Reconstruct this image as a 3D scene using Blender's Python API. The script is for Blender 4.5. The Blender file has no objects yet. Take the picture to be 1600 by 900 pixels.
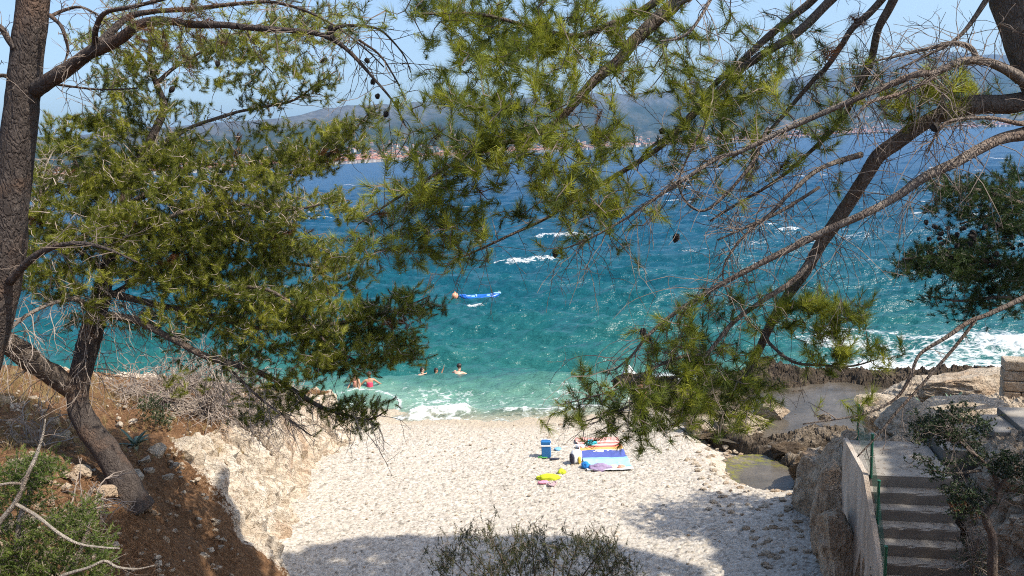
import bpy, bmesh, math, random
import numpy as np
from mathutils import Vector, Matrix, Euler

random.seed(7)
RNG = np.random.default_rng(11)
SC = bpy.context.scene
COL = SC.collection

# ------------------------------------------------------------------ camera
FPX, PITCH, ROLL, CAMH = 1200.0, math.radians(10.0), math.radians(3.15), 9.0
_F = np.array([0, math.cos(PITCH), -math.sin(PITCH)])
_R0 = np.array([1.0, 0, 0])
_U0 = np.array([0, math.sin(PITCH), math.cos(PITCH)])
_R = math.cos(ROLL) * _R0 - math.sin(ROLL) * _U0
_U = math.sin(ROLL) * _R0 + math.cos(ROLL) * _U0
CAM = np.array([0, 0, CAMH])


def ray(px, py):
    return _F + (px - 800) / FPX * _R + (450 - py) / FPX * _U


def at(px, py, Y):                       # the survey: a sight line and a distance give a place
    d = ray(px, py)
    return CAM + d * (Y / d[1])


def on(px, py, z):                       # sight line meets the level z
    d = ray(px, py)
    return CAM + d * ((z - CAMH) / d[2])


cam = bpy.data.cameras.new('camera')
cam.sensor_width = 36.0
cam.lens = 36.0 * FPX / 1600.0
cam.clip_end = 60000
camo = bpy.data.objects.new('camera', cam)
COL.objects.link(camo)
mw = Matrix.Identity(4)
for i in range(3):
    mw[i][0], mw[i][1], mw[i][2], mw[i][3] = _R[i], _U[i], -_F[i], CAM[i]
camo.matrix_world = mw
SC.camera = camo

# ------------------------------------------------------------------ light
SUN = np.array([0.558, -0.26, 0.788])
SUN /= np.linalg.norm(SUN)
EL = math.asin(SUN[2])
world = bpy.data.worlds.new('World')
SC.world = world
world.use_nodes = True
wn = world.node_tree
sky = wn.nodes.new('ShaderNodeTexSky')
sky.sky_type = 'NISHITA'
sky.sun_disc = False
sky.sun_elevation = EL
sky.sun_rotation = math.atan2(SUN[0], SUN[1])
sky.air_density = 1.0
sky.dust_density = 2.2
sky.ozone_density = 1.6
wn.links.new(sky.outputs[0], wn.nodes['Background'].inputs[0])
wn.nodes['Background'].inputs[1].default_value = 0.135
sl = bpy.data.lights.new('sun', 'SUN')
sl.energy = 4.0
sl.angle = math.radians(0.55)
sl.color = (1.0, 0.93, 0.82)
slo = bpy.data.objects.new('sun', sl)
COL.objects.link(slo)
slo.rotation_euler = Vector(SUN).to_track_quat('Z', 'Y').to_euler()
slo.location = (20, -10, 40)
SC.view_settings.view_transform = 'Standard'
SC.view_settings.look = 'None'
SC.view_settings.exposure = 0.86
SC.view_settings.gamma = 1.0
SC.view_settings.use_curve_mapping = False
SC.cycles.pixel_filter_type = 'BLACKMAN_HARRIS'
SC.cycles.filter_width = 1.05
SC.cycles.sample_clamp_direct = 1.6
SC.cycles.sample_clamp_indirect = 2.0
SC.cycles.max_bounces = 6
SC.cycles.diffuse_bounces = 3
SC.cycles.glossy_bounces = 3
SC.cycles.transmission_bounces = 4
SC.cycles.transparent_max_bounces = 8
SC.cycles.use_denoising = False
try:
    SC.cycles.denoiser = 'OPENIMAGEDENOISE'
    SC.cycles.denoising_input_passes = 'RGB_ALBEDO_NORMAL'
    SC.cycles.denoising_prefilter = 'ACCURATE'
except Exception:
    pass


# ------------------------------------------------------------------ noise (numpy)
def _h(ix, iy, iz, s):
    n = (ix * 374761393 + iy * 668265263 + iz * 2147483647 + s * 974711) & 0xFFFFFFFF
    n = ((n ^ (n >> 13)) * 1274126177) & 0xFFFFFFFF
    n = ((n ^ (n >> 16)) * 2246822519) & 0xFFFFFFFF
    return ((n ^ (n >> 15)) & 0xFFFFFF) / float(0xFFFFFF)


def vnoise(x, y, z=0.0, s=0):
    x = np.asarray(x, float); y = np.asarray(y, float)
    z = np.zeros_like(x) + z
    ix = np.floor(x).astype(np.int64); iy = np.floor(y).astype(np.int64); iz = np.floor(z).astype(np.int64)
    fx, fy, fz = x - ix, y - iy, z - iz
    fx = fx * fx * (3 - 2 * fx); fy = fy * fy * (3 - 2 * fy); fz = fz * fz * (3 - 2 * fz)
    r = 0
    for dz in (0, 1):
        wz = fz if dz else 1 - fz
        for dy in (0, 1):
            wy = fy if dy else 1 - fy
            for dx in (0, 1):
                wx = fx if dx else 1 - fx
                r = r + _h(ix + dx, iy + dy, iz + dz, s) * wx * wy * wz
    return r * 2 - 1


def fbm(x, y, z=0.0, o=4, s=0, g=0.5):
    a, t, n = 1.0, 0, 0
    for k in range(o):
        t = t + a * vnoise(x * 2 ** k, y * 2 ** k, z * 2 ** k, s + k * 17)
        n += a
        a *= g
    return t / n


def ridged(x, y, z=0.0, o=4, s=0, g=0.5):
    a, t, n = 1.0, 0, 0
    for k in range(o):
        t = t + a * (1 - 2 * np.abs(vnoise(x * 2 ** k, y * 2 ** k, z * 2 ** k, s + k * 17)))
        n += a
        a *= g
    return t / n


def cells(x, y, size, s=0, jit=0.9):
    """nearest / second nearest jittered site; returns d1, d2, random per site"""
    gx, gy = x / size, y / size
    ix = np.floor(gx).astype(np.int64); iy = np.floor(gy).astype(np.int64)
    d1 = np.full(gx.shape, 9.0); d2 = np.full(gx.shape, 9.0); rid = np.zeros(gx.shape)
    zz = np.zeros_like(ix)
    for dx in (-1, 0, 1):
        for dy in (-1, 0, 1):
            cx, cy = ix + dx, iy + dy
            sx = cx + 0.5 + jit * (_h(cx, cy, zz, s) - 0.5)
            sy = cy + 0.5 + jit * (_h(cx, cy, zz, s + 1) - 0.5)
            d = np.hypot((gx - sx), (gy - sy))
            rr = _h(cx, cy, zz, s + 2)
            m = d < d1
            d2 = np.where(m, d1, np.minimum(d2, d))
            rid = np.where(m, rr, rid)
            d1 = np.where(m, d, d1)
    return d1, d2, rid


def sstep(a, b, x):
    t = np.clip((x - a) / (b - a), 0, 1)
    return t * t * (3 - 2 * t)


# ------------------------------------------------------------------ mesh helpers
def tag(o, label=None, cat=None, group=None, kind=None):
    if label: o['label'] = label
    if cat: o['category'] = cat
    if group: o['group'] = group
    if kind: o['kind'] = kind
    return o


def empty(name, loc, label=None, cat=None, group=None, rz=0.0):
    o = bpy.data.objects.new(name, None)
    o.empty_display_size = 0.2
    o.location = tuple(float(v) for v in loc)
    o.rotation_euler = (0, 0, rz)
    COL.objects.link(o)
    return tag(o, label, cat, group)


class MB:
    def __init__(s):
        s.v, s.f3, s.f4, s.n = [], [], [], 0
        s.att = []

    def add(s, V, F, tint=None):
        V = np.asarray(V, float).reshape(-1, 3)
        F = np.asarray(F, int)
        if F.size:
            (s.f3 if F.shape[1] == 3 else s.f4).append(F + s.n)
        s.v.append(V)
        s.att.append(np.full(len(V), 0.5) if tint is None else np.broadcast_to(np.asarray(tint, float), (len(V),)))
        s.n += len(V)
        return s

    def build(s, name, mat=None, parent=None, smooth=False, world=True, attrs=None):
        V = np.concatenate(s.v) if s.v else np.zeros((0, 3))
        if parent is not None and world:
            p = parent
            off = np.zeros(3)
            while p is not None:
                off += np.array(p.location)
                p = p.parent
            V = V - off
        me = bpy.data.meshes.new(name)
        me.vertices.add(len(V))
        me.vertices.foreach_set('co', V.astype(np.float32).ravel())
        loops, starts, tot = [], [], 0
        for fl, k in ((s.f3, 3), (s.f4, 4)):
            if fl:
                F = np.concatenate(fl)
                loops.append(F.ravel())
                starts.append(tot + np.arange(len(F)) * k)
                tot += F.size
        if tot:
            L = np.concatenate(loops); S = np.concatenate(starts)
            me.loops.add(len(L))
            me.loops.foreach_set('vertex_index', L.astype(np.int32))
            me.polygons.add(len(S))
            me.polygons.foreach_set('loop_start', S.astype(np.int32))
            me.polygons.foreach_set('use_smooth', np.full(len(S), bool(smooth)))
        me.update(calc_edges=True)
        T = np.concatenate(s.att) if s.att else np.zeros(0)
        a = me.attributes.new('tint', 'FLOAT', 'POINT')
        a.data.foreach_set('value', T.astype(np.float32))
        for k, val in (attrs or {}).items():
            a = me.attributes.new(k, 'FLOAT', 'POINT')
            a.data.foreach_set('value', np.asarray(val, np.float32).ravel())
        if mat: me.materials.append(mat)
        o = bpy.data.objects.new(name, me)
        COL.objects.link(o)
        if parent is not None: o.parent = parent
        return o


def grid_mesh(name, X, Y, Z, mat, attrs=None, smooth=True):
    n, m = X.shape
    V = np.stack([X, Y, Z], -1).reshape(-1, 3)
    idx = np.arange(n * m).reshape(n, m)
    F = np.stack([idx[:-1, :-1], idx[:-1, 1:], idx[1:, 1:], idx[1:, :-1]], -1).reshape(-1, 4)
    b = MB()
    b.add(V, F)
    return b.build(name, mat, None, smooth, attrs=attrs)


def catmull(P, n):
    P = np.asarray(P, float)
    Q = np.vstack([2 * P[0] - P[1], P, 2 * P[-1] - P[-2]])
    out = []
    for i in range(1, len(Q) - 2):
        p0, p1, p2, p3 = Q[i - 1:i + 3]
        for t in np.linspace(0, 1, n, endpoint=False):
            out.append(0.5 * ((2 * p1) + (-p0 + p2) * t + (2 * p0 - 5 * p1 + 4 * p2 - p3) * t ** 2 + (-p0 + 3 * p1 - 3 * p2 + p3) * t ** 3))
    out.append(P[-1])
    return np.array(out)


def frames(P):
    T = np.gradient(P, axis=0)
    T /= np.linalg.norm(T, axis=1)[:, None] + 1e-9
    ref = np.array([0.13, 0.31, 0.94])
    N = np.cross(T, ref)
    bad = np.linalg.norm(N, axis=1) < 0.15
    N[bad] = np.cross(T[bad], np.array([1.0, 0.2, 0.1]))
    N /= np.linalg.norm(N, axis=1)[:, None] + 1e-9
    return T, N, np.cross(T, N)


def frames_pt(P):
    T = np.gradient(P, axis=0)
    T /= np.linalg.norm(T, axis=1)[:, None] + 1e-9
    n = np.cross(T[0], (0.13, 0.31, 0.94))
    if np.linalg.norm(n) < 0.2: n = np.cross(T[0], (1.0, 0.2, 0.1))
    N = [n / np.linalg.norm(n)]
    for k in range(1, len(P)):
        n = N[-1] - T[k] * float(N[-1] @ T[k])
        N.append(n / (np.linalg.norm(n) + 1e-9))
    N = np.array(N)
    return T, N, np.cross(T, N)


def tube(b, P, r, sides=6, rough=0.0, tint=None, cap=True, seed=0):
    P = np.asarray(P, float)
    r = np.broadcast_to(np.asarray(r, float), (len(P),))
    T, N, B = frames_pt(P) if sides >= 8 else frames(P)
    a = np.linspace(0, 2 * math.pi, sides, endpoint=False)
    rad = r[:, None] * np.ones((1, sides))
    ring = P[:, None, :] + rad[..., None] * (np.cos(a)[None, :, None] * N[:, None, :] + np.sin(a)[None, :, None] * B[:, None, :])
    if rough > 0:
        nz = 1.2 * fbm(ring[..., 0] * 6, ring[..., 1] * 6, ring[..., 2] * 4, 4, seed) + 0.35 * ridged(ring[..., 0] * 22, ring[..., 1] * 22, ring[..., 2] * 9, 2, seed + 5)
        ring = P[:, None, :] + (rad * (1 + rough * nz))[..., None] * (np.cos(a)[None, :, None] * N[:, None, :] + np.sin(a)[None, :, None] * B[:, None, :])
    n = len(P)
    V = ring.reshape(-1, 3)
    i = np.arange(n - 1)[:, None] * sides
    j = np.arange(sides)[None, :]
    j2 = (j + 1) % sides
    F = np.stack([i + j, i + j2, i + sides + j2, i + sides + j], -1).reshape(-1, 4)
    b.add(V, F, tint)
    if cap:
        c0 = np.array([P[0], P[-1]])
        k = b.n
        F = []
        for q in range(sides):
            F.append((k, k - n * sides + (q + 1) % sides, k - n * sides + q))
            F.append((k + 1, k - sides + q, k - sides + (q + 1) % sides))
        b.v.append(c0); b.att.append(np.full(2, 0.5) if tint is None else np.full(2, float(np.mean(tint)))); b.n += 2
        b.f3.append(np.array(F))


def box(b, c, s, rz=0.0, bev=0.0, tint=None, M=None):
    """box centred at c (bevelled through bmesh when bev > 0)"""
    bm = bmesh.new()
    bmesh.ops.create_cube(bm, size=1.0)
    for v in bm.verts:
        v.co = Vector((v.co.x * s[0], v.co.y * s[1], v.co.z * s[2]))
    if bev > 0:
        bmesh.ops.bevel(bm, geom=list(bm.edges), offset=bev, segments=2, affect='EDGES', profile=0.5)
    bmesh.ops.triangulate(bm, faces=list(bm.faces))
    Mx = Matrix.Translation(Vector(c)) @ Matrix.Rotation(rz, 4, 'Z')
    if M is not None: Mx = Mx @ M
    bm.transform(Mx)
    bm.verts.index_update()
    V = np.array([v.co[:] for v in bm.verts]); F = np.array([[v.index for v in f.verts] for f in bm.faces])
    bm.free()
    b.add(V, F, tint)


def ico(sub):
    bm = bmesh.new()
    bmesh.ops.create_icosphere(bm, subdivisions=sub, radius=1.0)
    V = np.array([v.co[:] for v in bm.verts]); F = np.array([[v.index for v in f.verts] for f in bm.faces])
    bm.free()
    return V, F


ICO = {k: ico(k) for k in (1, 2, 3, 4, 5)}


def lathe(b, prof, c, sides=20, axis=None, tint=None):
    prof = np.asarray(prof, float)
    a = np.linspace(0, 2 * math.pi, sides, endpoint=False)
    V = np.stack([prof[:, :1] * np.cos(a), prof[:, :1] * np.sin(a), np.repeat(prof[:, 1:2], sides, 1)], -1).reshape(-1, 3)
    if axis is not None:
        q = Vector((0, 0, 1)).rotation_difference(Vector(axis)).to_matrix()
        V = V @ np.array(q).T
    n = len(prof)
    i = np.arange(n - 1)[:, None] * sides
    j = np.arange(sides)[None, :]; j2 = (j + 1) % sides
    F = np.stack([i + j, i + j2, i + sides + j2, i + sides + j], -1).reshape(-1, 4)
    b.add(V + np.asarray(c), F, tint)


# ------------------------------------------------------------------ materials
class NT:
    def __init__(s, name):
        s.m = bpy.data.materials.new(name)
        s.m.use_nodes = True
        s.t = s.m.node_tree
        s.bsdf = s.t.nodes['Principled BSDF']
        s.out = s.t.nodes['Material Output']

    def n(s, typ, ins=None, **props):
        nd = s.t.nodes.new('ShaderNode' + typ)
        for k, v in props.items(): setattr(nd, k, v)
        for k, v in (ins or {}).items():
            sock = nd.inputs[k]
            if isinstance(v, bpy.types.NodeSocket): s.t.links.new(v, sock)
            else: sock.default_value = v
        return nd

    def link(s, a, b): s.t.links.new(a, b)

    def set(s, **kw):
        names = dict(col='Base Color', rough='Roughness', normal='Normal', spec='Specular IOR Level', metal='Metallic', alpha='Alpha', ior='IOR', sub='Subsurface Weight', trans='Transmission Weight')
        for k, v in kw.items():
            sock = s.bsdf.inputs[names[k]]
            if isinstance(v, bpy.types.NodeSocket): s.t.links.new(v, sock)
            else: sock.default_value = (*v, 1) if isinstance(v, tuple) and len(v) == 3 else v
        return s

    def pos(s): return s.n('NewGeometry').outputs['Position']
    def obj(s): return s.n('TexCoord').outputs['Object']
    def attr(s, name): return s.n('Attribute', attribute_name=name).outputs['Fac']

    def noise(s, vec, scale, detail=4, rough=0.55, out=0):
        return s.n('TexNoise', {'Vector': vec, 'Scale': scale, 'Detail': detail, 'Roughness': rough}).outputs[out]

    def ramp(s, fac, stops, mode='LINEAR'):
        r = s.n('ValToRGB', {'Fac': fac})
        r.color_ramp.interpolation = mode
        e = r.color_ramp.elements
        while len(e) > 1: e.remove(e[-1])
        e[0].position, e[0].color = stops[0][0], (*c3(stops[0][1]), 1)
        for p, c in stops[1:]:
            k = e.new(p); k.color = (*c3(c), 1)
        return r.outputs[0]

    def mix(s, f, a, b, mode='MIX'):
        m = s.n('Mix', data_type='RGBA', blend_type=mode)
        for i, v in ((0, f), (6, a), (7, b)):
            if isinstance(v, bpy.types.NodeSocket): s.t.links.new(v, m.inputs[i])
            else: m.inputs[i].default_value = v if i == 0 else (*c3(v), 1)
        return m.outputs[2]

    def math(s, op, a, b=0.0, c=0.0, clamp=False):
        m = s.n('Math', operation=op, use_clamp=clamp)
        for i, v in enumerate((a, b, c)):
            if isinstance(v, bpy.types.NodeSocket): s.t.links.new(v, m.inputs[i])
            else: m.inputs[i].default_value = v
        return m.outputs[0]

    def bump(s, h, strength=0.5, dist=0.02):
        return s.n('Bump', {'Height': h, 'Strength': strength, 'Distance': dist}).outputs[0]


def c3(c):
    return (c, c, c) if isinstance(c, (int, float)) else tuple(c[:3])


def simple(name, col, rough=0.6, var=0.15, scale=30, bump=0.0, spec=0.4):
    t = NT(name)
    nz = t.noise(t.obj(), scale, 4)
    dark = tuple(v * (1 - var) for v in col); lite = tuple(min(1, v * (1 + var)) for v in col)
    t.set(col=t.ramp(nz, [(0.3, dark), (0.7, lite)]), rough=rough, spec=spec)
    if bump: t.set(normal=t.bump(nz, bump, 0.01))
    return t.m


def bark_mat(name, dark, mid, lite, scale=1.0):
    t = NT(name)
    p = t.pos()
    mp = t.n('Mapping', {'Vector': p, 'Scale': (1, 1, 0.45)}).outputs[0]
    wob = t.n('VectorMath', {0: t.noise(mp, 9 * scale, 4, 0.6, 1), 'Scale': 0.16 / scale}, operation='SCALE').outputs[0]
    mp2 = t.n('VectorMath', {0: mp, 1: wob}, operation='ADD').outputs[0]
    v = t.n('TexVoronoi', {'Vector': mp2, 'Scale': 30 * scale, 'Randomness': 1.0}, feature='DISTANCE_TO_EDGE').outputs[0]
    nz = t.noise(mp2, 18 * scale, 7, 0.72)
    n2 = t.noise(p, 4, 3)
    col = t.ramp(nz, [(0.25, dark), (0.5, mid), (0.75, lite)])
    col = t.mix(t.math('MULTIPLY', n2, 0.45), col, lite)
    hgt = t.math('ADD', t.math('MULTIPLY', t.math('MINIMUM', v, 0.25), 2.6), nz)
    col = t.mix(t.ramp(t.noise(p, 2.3, 4, 0.6), [(0.5, 0), (0.68, 0.45)]), col, (0.20, 0.115, 0.07))
    t.set(col=col, rough=0.92, spec=0.15, normal=t.bump(hgt, 0.8, 0.025))
    return t.m


def needle_mat(name, dark, mid, lite, dead=(0.16, 0.07, 0.03), trans=0.3):
    t = NT(name)
    a = t.attr('tint')
    col = t.ramp(a, [(0.0, dead), (0.05, dead), (0.07, dark), (0.5, mid), (1.0, lite)])
    t.set(col=col, rough=0.5, spec=0.3)
    tr = t.n('BsdfTranslucent', {'Color': col})
    mx = t.n('MixShader', {0: trans, 1: t.bsdf.outputs[0], 2: tr.outputs[0]})
    t.link(mx.outputs[0], t.out.inputs[0])
    return t.m


M = {}
M['bark'] = bark_mat('pine_bark', (0.045, 0.034, 0.028), (0.11, 0.085, 0.068), (0.23, 0.19, 0.155))
M['bark_big'] = bark_mat('old_pine_bark', (0.024, 0.019, 0.017), (0.06, 0.047, 0.041), (0.125, 0.104, 0.09), 0.8)
M['bark_pale'] = bark_mat('pale_pine_bark', (0.075, 0.06, 0.05), (0.17, 0.14, 0.115), (0.32, 0.27, 0.225))
M['twig'] = simple('twig_wood', (0.16, 0.125, 0.10), 0.9, 0.4, 12)
M['twig_pale'] = simple('dry_twig_wood', (0.27, 0.22, 0.18), 0.9, 0.35, 12)
M['deadwood'] = bark_mat('dead_wood', (0.22, 0.18, 0.14), (0.38, 0.33, 0.27), (0.5, 0.45, 0.38), 2.0)
M['needle'] = needle_mat('pine_needles', (0.05, 0.08, 0.018), (0.19, 0.225, 0.026), (0.40, 0.41, 0.045), trans=0.38)
M['needle_far'] = needle_mat('dark_pine_needles', (0.02, 0.04, 0.012), (0.05, 0.085, 0.02), (0.11, 0.14, 0.03))  # deeper green for the dark pine beyond the steps
M['needle_left'] = needle_mat('small_pine_needles', (0.05, 0.062, 0.018), (0.19, 0.215, 0.03), (0.40, 0.40, 0.055), trans=0.38)
M['juniper'] = needle_mat('juniper_leaves', (0.045, 0.075, 0.018), (0.10, 0.15, 0.03), (0.19, 0.24, 0.05))
M['tamarisk'] = needle_mat('tamarisk_leaves', (0.045, 0.055, 0.022), (0.085, 0.095, 0.035), (0.16, 0.15, 0.05))
M['mastic'] = needle_mat('mastic_leaves', (0.014, 0.026, 0.012), (0.032, 0.055, 0.02), (0.07, 0.10, 0.03), trans=0.2)
M['spurge'] = needle_mat('spurge_leaves', (0.12, 0.18, 0.02), (0.24, 0.30, 0.03), (0.36, 0.40, 0.05))
M['agave'] = simple('agave_leaf', (0.09, 0.14, 0.09), 0.5, 0.25, 9)
M['cone'] = simple('pine_cone_scales', (0.022, 0.017, 0.014), 0.85, 0.4, 60, 0.6)
M['drygrass'] = needle_mat('dry_grass', (0.25, 0.17, 0.07), (0.36, 0.26, 0.11), (0.46, 0.36, 0.18), dead=(0.2, 0.12, 0.05))


def limestone(name, a=(0.30, 0.23, 0.16), b=(0.50, 0.42, 0.32), c=(0.62, 0.55, 0.45), stain=(0.30, 0.17, 0.08), sc=1.0, st=0.5):
    t = NT(name)
    p = t.pos()
    n1 = t.noise(p, 2.2 * sc, 8, 0.68)
    n2 = t.noise(p, 9 * sc, 6, 0.65)
    n3 = t.noise(p, 0.9 * sc, 4)
    col = t.ramp(n1, [(0.3, a), (0.5, b), (0.7, c)])
    sm = t.ramp(n3, [(0.5, 0), (0.62, 1)])
    col = t.mix(t.math('MULTIPLY', sm, st), col, stain)
    wob = t.n('VectorMath', {0: t.noise(p, 2.5 * sc, 5, 0.65, 1), 'Scale': 0.9 / sc}, operation='SCALE').outputs[0]
    pw = t.n('VectorMath', {0: t.n('Mapping', {'Vector': p, 'Rotation': (0.3, 0.5, 0.2), 'Scale': (1.0, 1.6, 0.7)}).outputs[0], 1: wob}, operation='ADD').outputs[0]
    vc = t.n('TexVoronoi', {'Vector': pw, 'Scale': 3.2 * sc}, feature='DISTANCE_TO_EDGE').outputs[0]
    pit = t.n('TexVoronoi', {'Vector': pw, 'Scale': 17 * sc}).outputs[0]
    h = t.math('ADD', t.math('MULTIPLY', n2, 1.3), t.math('ADD', t.math('MULTIPLY', t.math('MINIMUM', vc, 0.05), 6), t.math('MULTIPLY', pit, 0.35)))
    crk = t.ramp(vc, [(0.0, 1), (0.035, 0)])
    crk = t.math('MULTIPLY', crk, t.ramp(n2, [(0.42, 0), (0.6, 0.8)]))
    col = t.mix(crk, col, tuple(v * 0.35 for v in a))
    strat = t.noise(t.n('Mapping', {'Vector': pw, 'Scale': (0.4, 0.4, 4.0)}).outputs[0], 3.0 * sc, 4, 0.6)
    col = t.mix(t.ramp(strat, [(0.55, 0), (0.68, 0.5)]), col, tuple(v * 0.6 for v in b))
    col = t.mix(t.math('MULTIPLY', t.ramp(t.noise(p, 26 * sc, 5, 0.7), [(0.42, 1), (0.56, 0)]), 0.5), col, a)
    t.set(col=col, rough=0.95, spec=0.15, normal=t.bump(h, 0.9, 0.06))
    return t.m


M['rock'] = limestone('limestone')
M['rock_dark'] = limestone('weathered_shore_rock', (0.06, 0.042, 0.026), (0.14, 0.10, 0.064), (0.30, 0.235, 0.165), (0.045, 0.032, 0.022), 1.3, 0.85)

# pebbles
t = NT('beach_pebbles')
tid = t.attr('stone')
wet = t.attr('wet')
col = t.ramp(tid, [(0.0, (0.15, 0.135, 0.11)), (0.12, (0.29, 0.26, 0.22)), (0.3, (0.385, 0.345, 0.29)), (0.6, (0.45, 0.41, 0.35)), (0.88, (0.54, 0.50, 0.44)), (0.94, (0.40, 0.33, 0.25)), (1.0, (0.30, 0.26, 0.22))])
fine = t.noise(t.pos(), 60, 3)
col = t.mix(t.math('MULTIPLY', fine, 0.25), col, (0.45, 0.39, 0.31))
col = t.mix(t.math('MULTIPLY', wet, 0.8), col, (0.36, 0.30, 0.22))
t.set(col=col, rough=0.85, spec=0.25, normal=t.bump(fine, 0.3, 0.01))
M['pebble'] = t.m

# hillside: needle litter and soil on the level, limestone where it is steep
t = NT('hillside_soil_and_rock')
p = t.pos()
rk = t.attr('rock')
n1 = t.noise(p, 1.6, 8, 0.7); n2 = t.noise(p, 14, 6, 0.7); n3 = t.noise(p, 0.8, 5, 0.6); n4 = t.noise(p, 45, 3, 0.6)
soil = t.ramp(n2, [(0.3, (0.05, 0.026, 0.014)), (0.5, (0.155, 0.082, 0.04)), (0.72, (0.29, 0.18, 0.10))])
soil = t.mix(t.math('MULTIPLY', n4, 0.5), soil, (0.19, 0.105, 0.055))
lime = t.ramp(n1, [(0.28, (0.42, 0.33, 0.23)), (0.5, (0.58, 0.50, 0.40)), (0.68, (0.70, 0.64, 0.55))])
ochre = t.ramp(n3, [(0.54, 0), (0.62, 1)])
lime = t.mix(t.math('MULTIPLY', ochre, 0.55), lime, (0.38, 0.22, 0.11))
msk = t.math('ADD', rk, t.math('MULTIPLY', t.math('SUBTRACT', n2, 0.5), 0.9))
msk = t.ramp(msk, [(0.45, 0), (0.55, 1)])
wob = t.n('VectorMath', {0: t.noise(p, 2.2, 5, 0.65, 1), 'Scale': 1.0}, operation='SCALE').outputs[0]
pw = t.n('VectorMath', {0: t.n('Mapping', {'Vector': p, 'Scale': (1.3, 1.3, 0.55)}).outputs[0], 1: wob}, operation='ADD').outputs[0]
vc = t.n('TexVoronoi', {'Vector': pw, 'Scale': 3.0}, feature='DISTANCE_TO_EDGE').outputs[0]
n5 = t.noise(t.n('Mapping', {'Vector': p, 'Scale': (1, 1, 0.4)}).outputs[0], 11, 6, 0.72)
h = t.math('ADD', t.math('MULTIPLY', t.math('MINIMUM', vc, 0.05), 5), t.math('ADD', n2, n5))
lime = t.mix(t.math('MULTIPLY', t.ramp(vc, [(0.0, 1), (0.03, 0)]), t.ramp(n2, [(0.42, 0), (0.6, 0.7)])), lime, (0.16, 0.105, 0.06))
lime = t.mix(t.math('MULTIPLY', t.ramp(n5, [(0.36, 1), (0.48, 0)]), 0.6), lime, (0.30, 0.21, 0.13))
t.set(col=t.mix(msk, soil, lime), rough=0.95, spec=0.12, normal=t.bump(h, 0.9, 0.06))
M['hill'] = t.m

# concrete, plaster
t = NT('weathered_concrete')
p = t.pos()
n1 = t.noise(p, 3, 7, 0.65); n2 = t.noise(p, 38, 4)
col = t.ramp(n1, [(0.3, (0.20, 0.175, 0.145)), (0.5, (0.27, 0.245, 0.21)), (0.75, (0.35, 0.32, 0.28))])
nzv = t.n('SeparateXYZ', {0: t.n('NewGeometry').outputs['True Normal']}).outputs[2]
col = t.mix(t.ramp(nzv, [(0.4, 0.62), (0.8, 0)]), col, (0.085, 0.07, 0.055))   # riser shade painted into the colour: upright faces darker than treads
t.set(col=col, rough=0.9, spec=0.2, normal=t.bump(n2, 0.35, 0.01))
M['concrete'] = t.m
t = NT('stained_plaster')
p = t.pos()
mp = t.n('Mapping', {'Vector': p, 'Scale': (1, 1, 0.35)}).outputs[0]
n1 = t.noise(mp, 2.6, 8, 0.7); n2 = t.noise(p, 22, 5)
col = t.ramp(n1, [(0.3, (0.27, 0.205, 0.15)), (0.5, (0.45, 0.375, 0.30)), (0.7, (0.57, 0.50, 0.42))])
t.set(col=col, rough=0.93, spec=0.15, normal=t.bump(t.math('ADD', n1, n2), 0.5, 0.03))
M['plaster'] = t.m
M['postgreen'] = simple('green_painted_steel', (0.018, 0.11, 0.06), 0.4, 0.2, 20)
M['netgreen'] = simple('green_wire', (0.02, 0.10, 0.06), 0.4, 0.1, 20)


def plain(name, col, rough=0.6, spec=0.4, var=0.08): return simple(name, col, rough, var, 25, 0, spec)


# ------------------------------------------------------------------ terrain functions
def lerp(x, xs, ys): return np.interp(x, xs, ys)


def yw(x):          # waterline of the beach
    return lerp(x, [-9, -5.2, -3.8, -2.4, 0.8, 4.2, 6, 10], [26.9, 26.4, 25.6, 25.15, 24.6, 25.3, 26, 27]) + 0.12 * np.sin(x * 1.7)


def beach_h(x, y):
    d = yw(x) - y
    h = np.where(d > 0, 0.092 * d, 0.15 * d)
    h = h + 0.05 * fbm(x * 0.5, y * 0.5, 0, 3, 5)
    h = h + 0.05 * np.exp(-((d - 1.3) / 0.7) ** 2)
    pit = np.exp(-(((x - 6.35) / 0.95) ** 2 + ((y - 18.6) / 1.25) ** 2) ** 1.5)
    return h - 0.62 * pit - 0.55 * sstep(4.9, 6.3, x + 0.5 * fbm(x * 0.7, y * 0.7, 0, 3, 6)) * sstep(17.0, 19.0, y)


def xfoot(y):       # foot of the left cliff
    return lerp(y, [-10, 4, 9, 12, 14.3, 15.5, 17.6, 20.9, 22.8, 24.5, 28, 33], [0.5, -0.6, -2.5, -3.9, -4.8, -5.15, -5.45, -5.8, -5.45, -5.5, -7.5, -12])


def bank_h(x, y):
    return np.where(y < 2.0, 7.35, 7.35 - 0.70 * (y - 2.0)) - 0.02 * x


def hill_h(x, y):
    u = xfoot(y) - x
    u = u + 0.45 * fbm(x * 0.45, y * 0.45, 2.0, 4, 14) * sstep(0.0, 0.6, u)
    Hc = lerp(y, [0, 5, 9, 12, 14, 18, 20, 23, 26, 29, 33], [3.0, 3.1, 3.1, 2.9, 2.65, 2.3, 2.15, 1.6, 1.0, -0.2, -2.5])
    w = lerp(y, [5, 9, 11.5, 13.5, 16, 22], [3.0, 3.0, 2.6, 1.9, 1.5, 1.2])
    s = lerp(y, [0, 8, 12, 16, 20, 26, 32], [0.42, 0.40, 0.36, 0.27, 0.19, 0.10, 0.0])
    base = np.maximum(beach_h(np.maximum(x, -9), np.minimum(y, 30)), -1.2)
    h = base - 0.35 + (Hc + 0.35) * sstep(-0.15, 1, u / w) + s * np.maximum(0, u - 0.7 * w) * np.exp(-np.maximum(0, u - 6) / 26)
    h = np.where(u < 0, base - 0.35 + u * 0.3, h)
    return h


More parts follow.
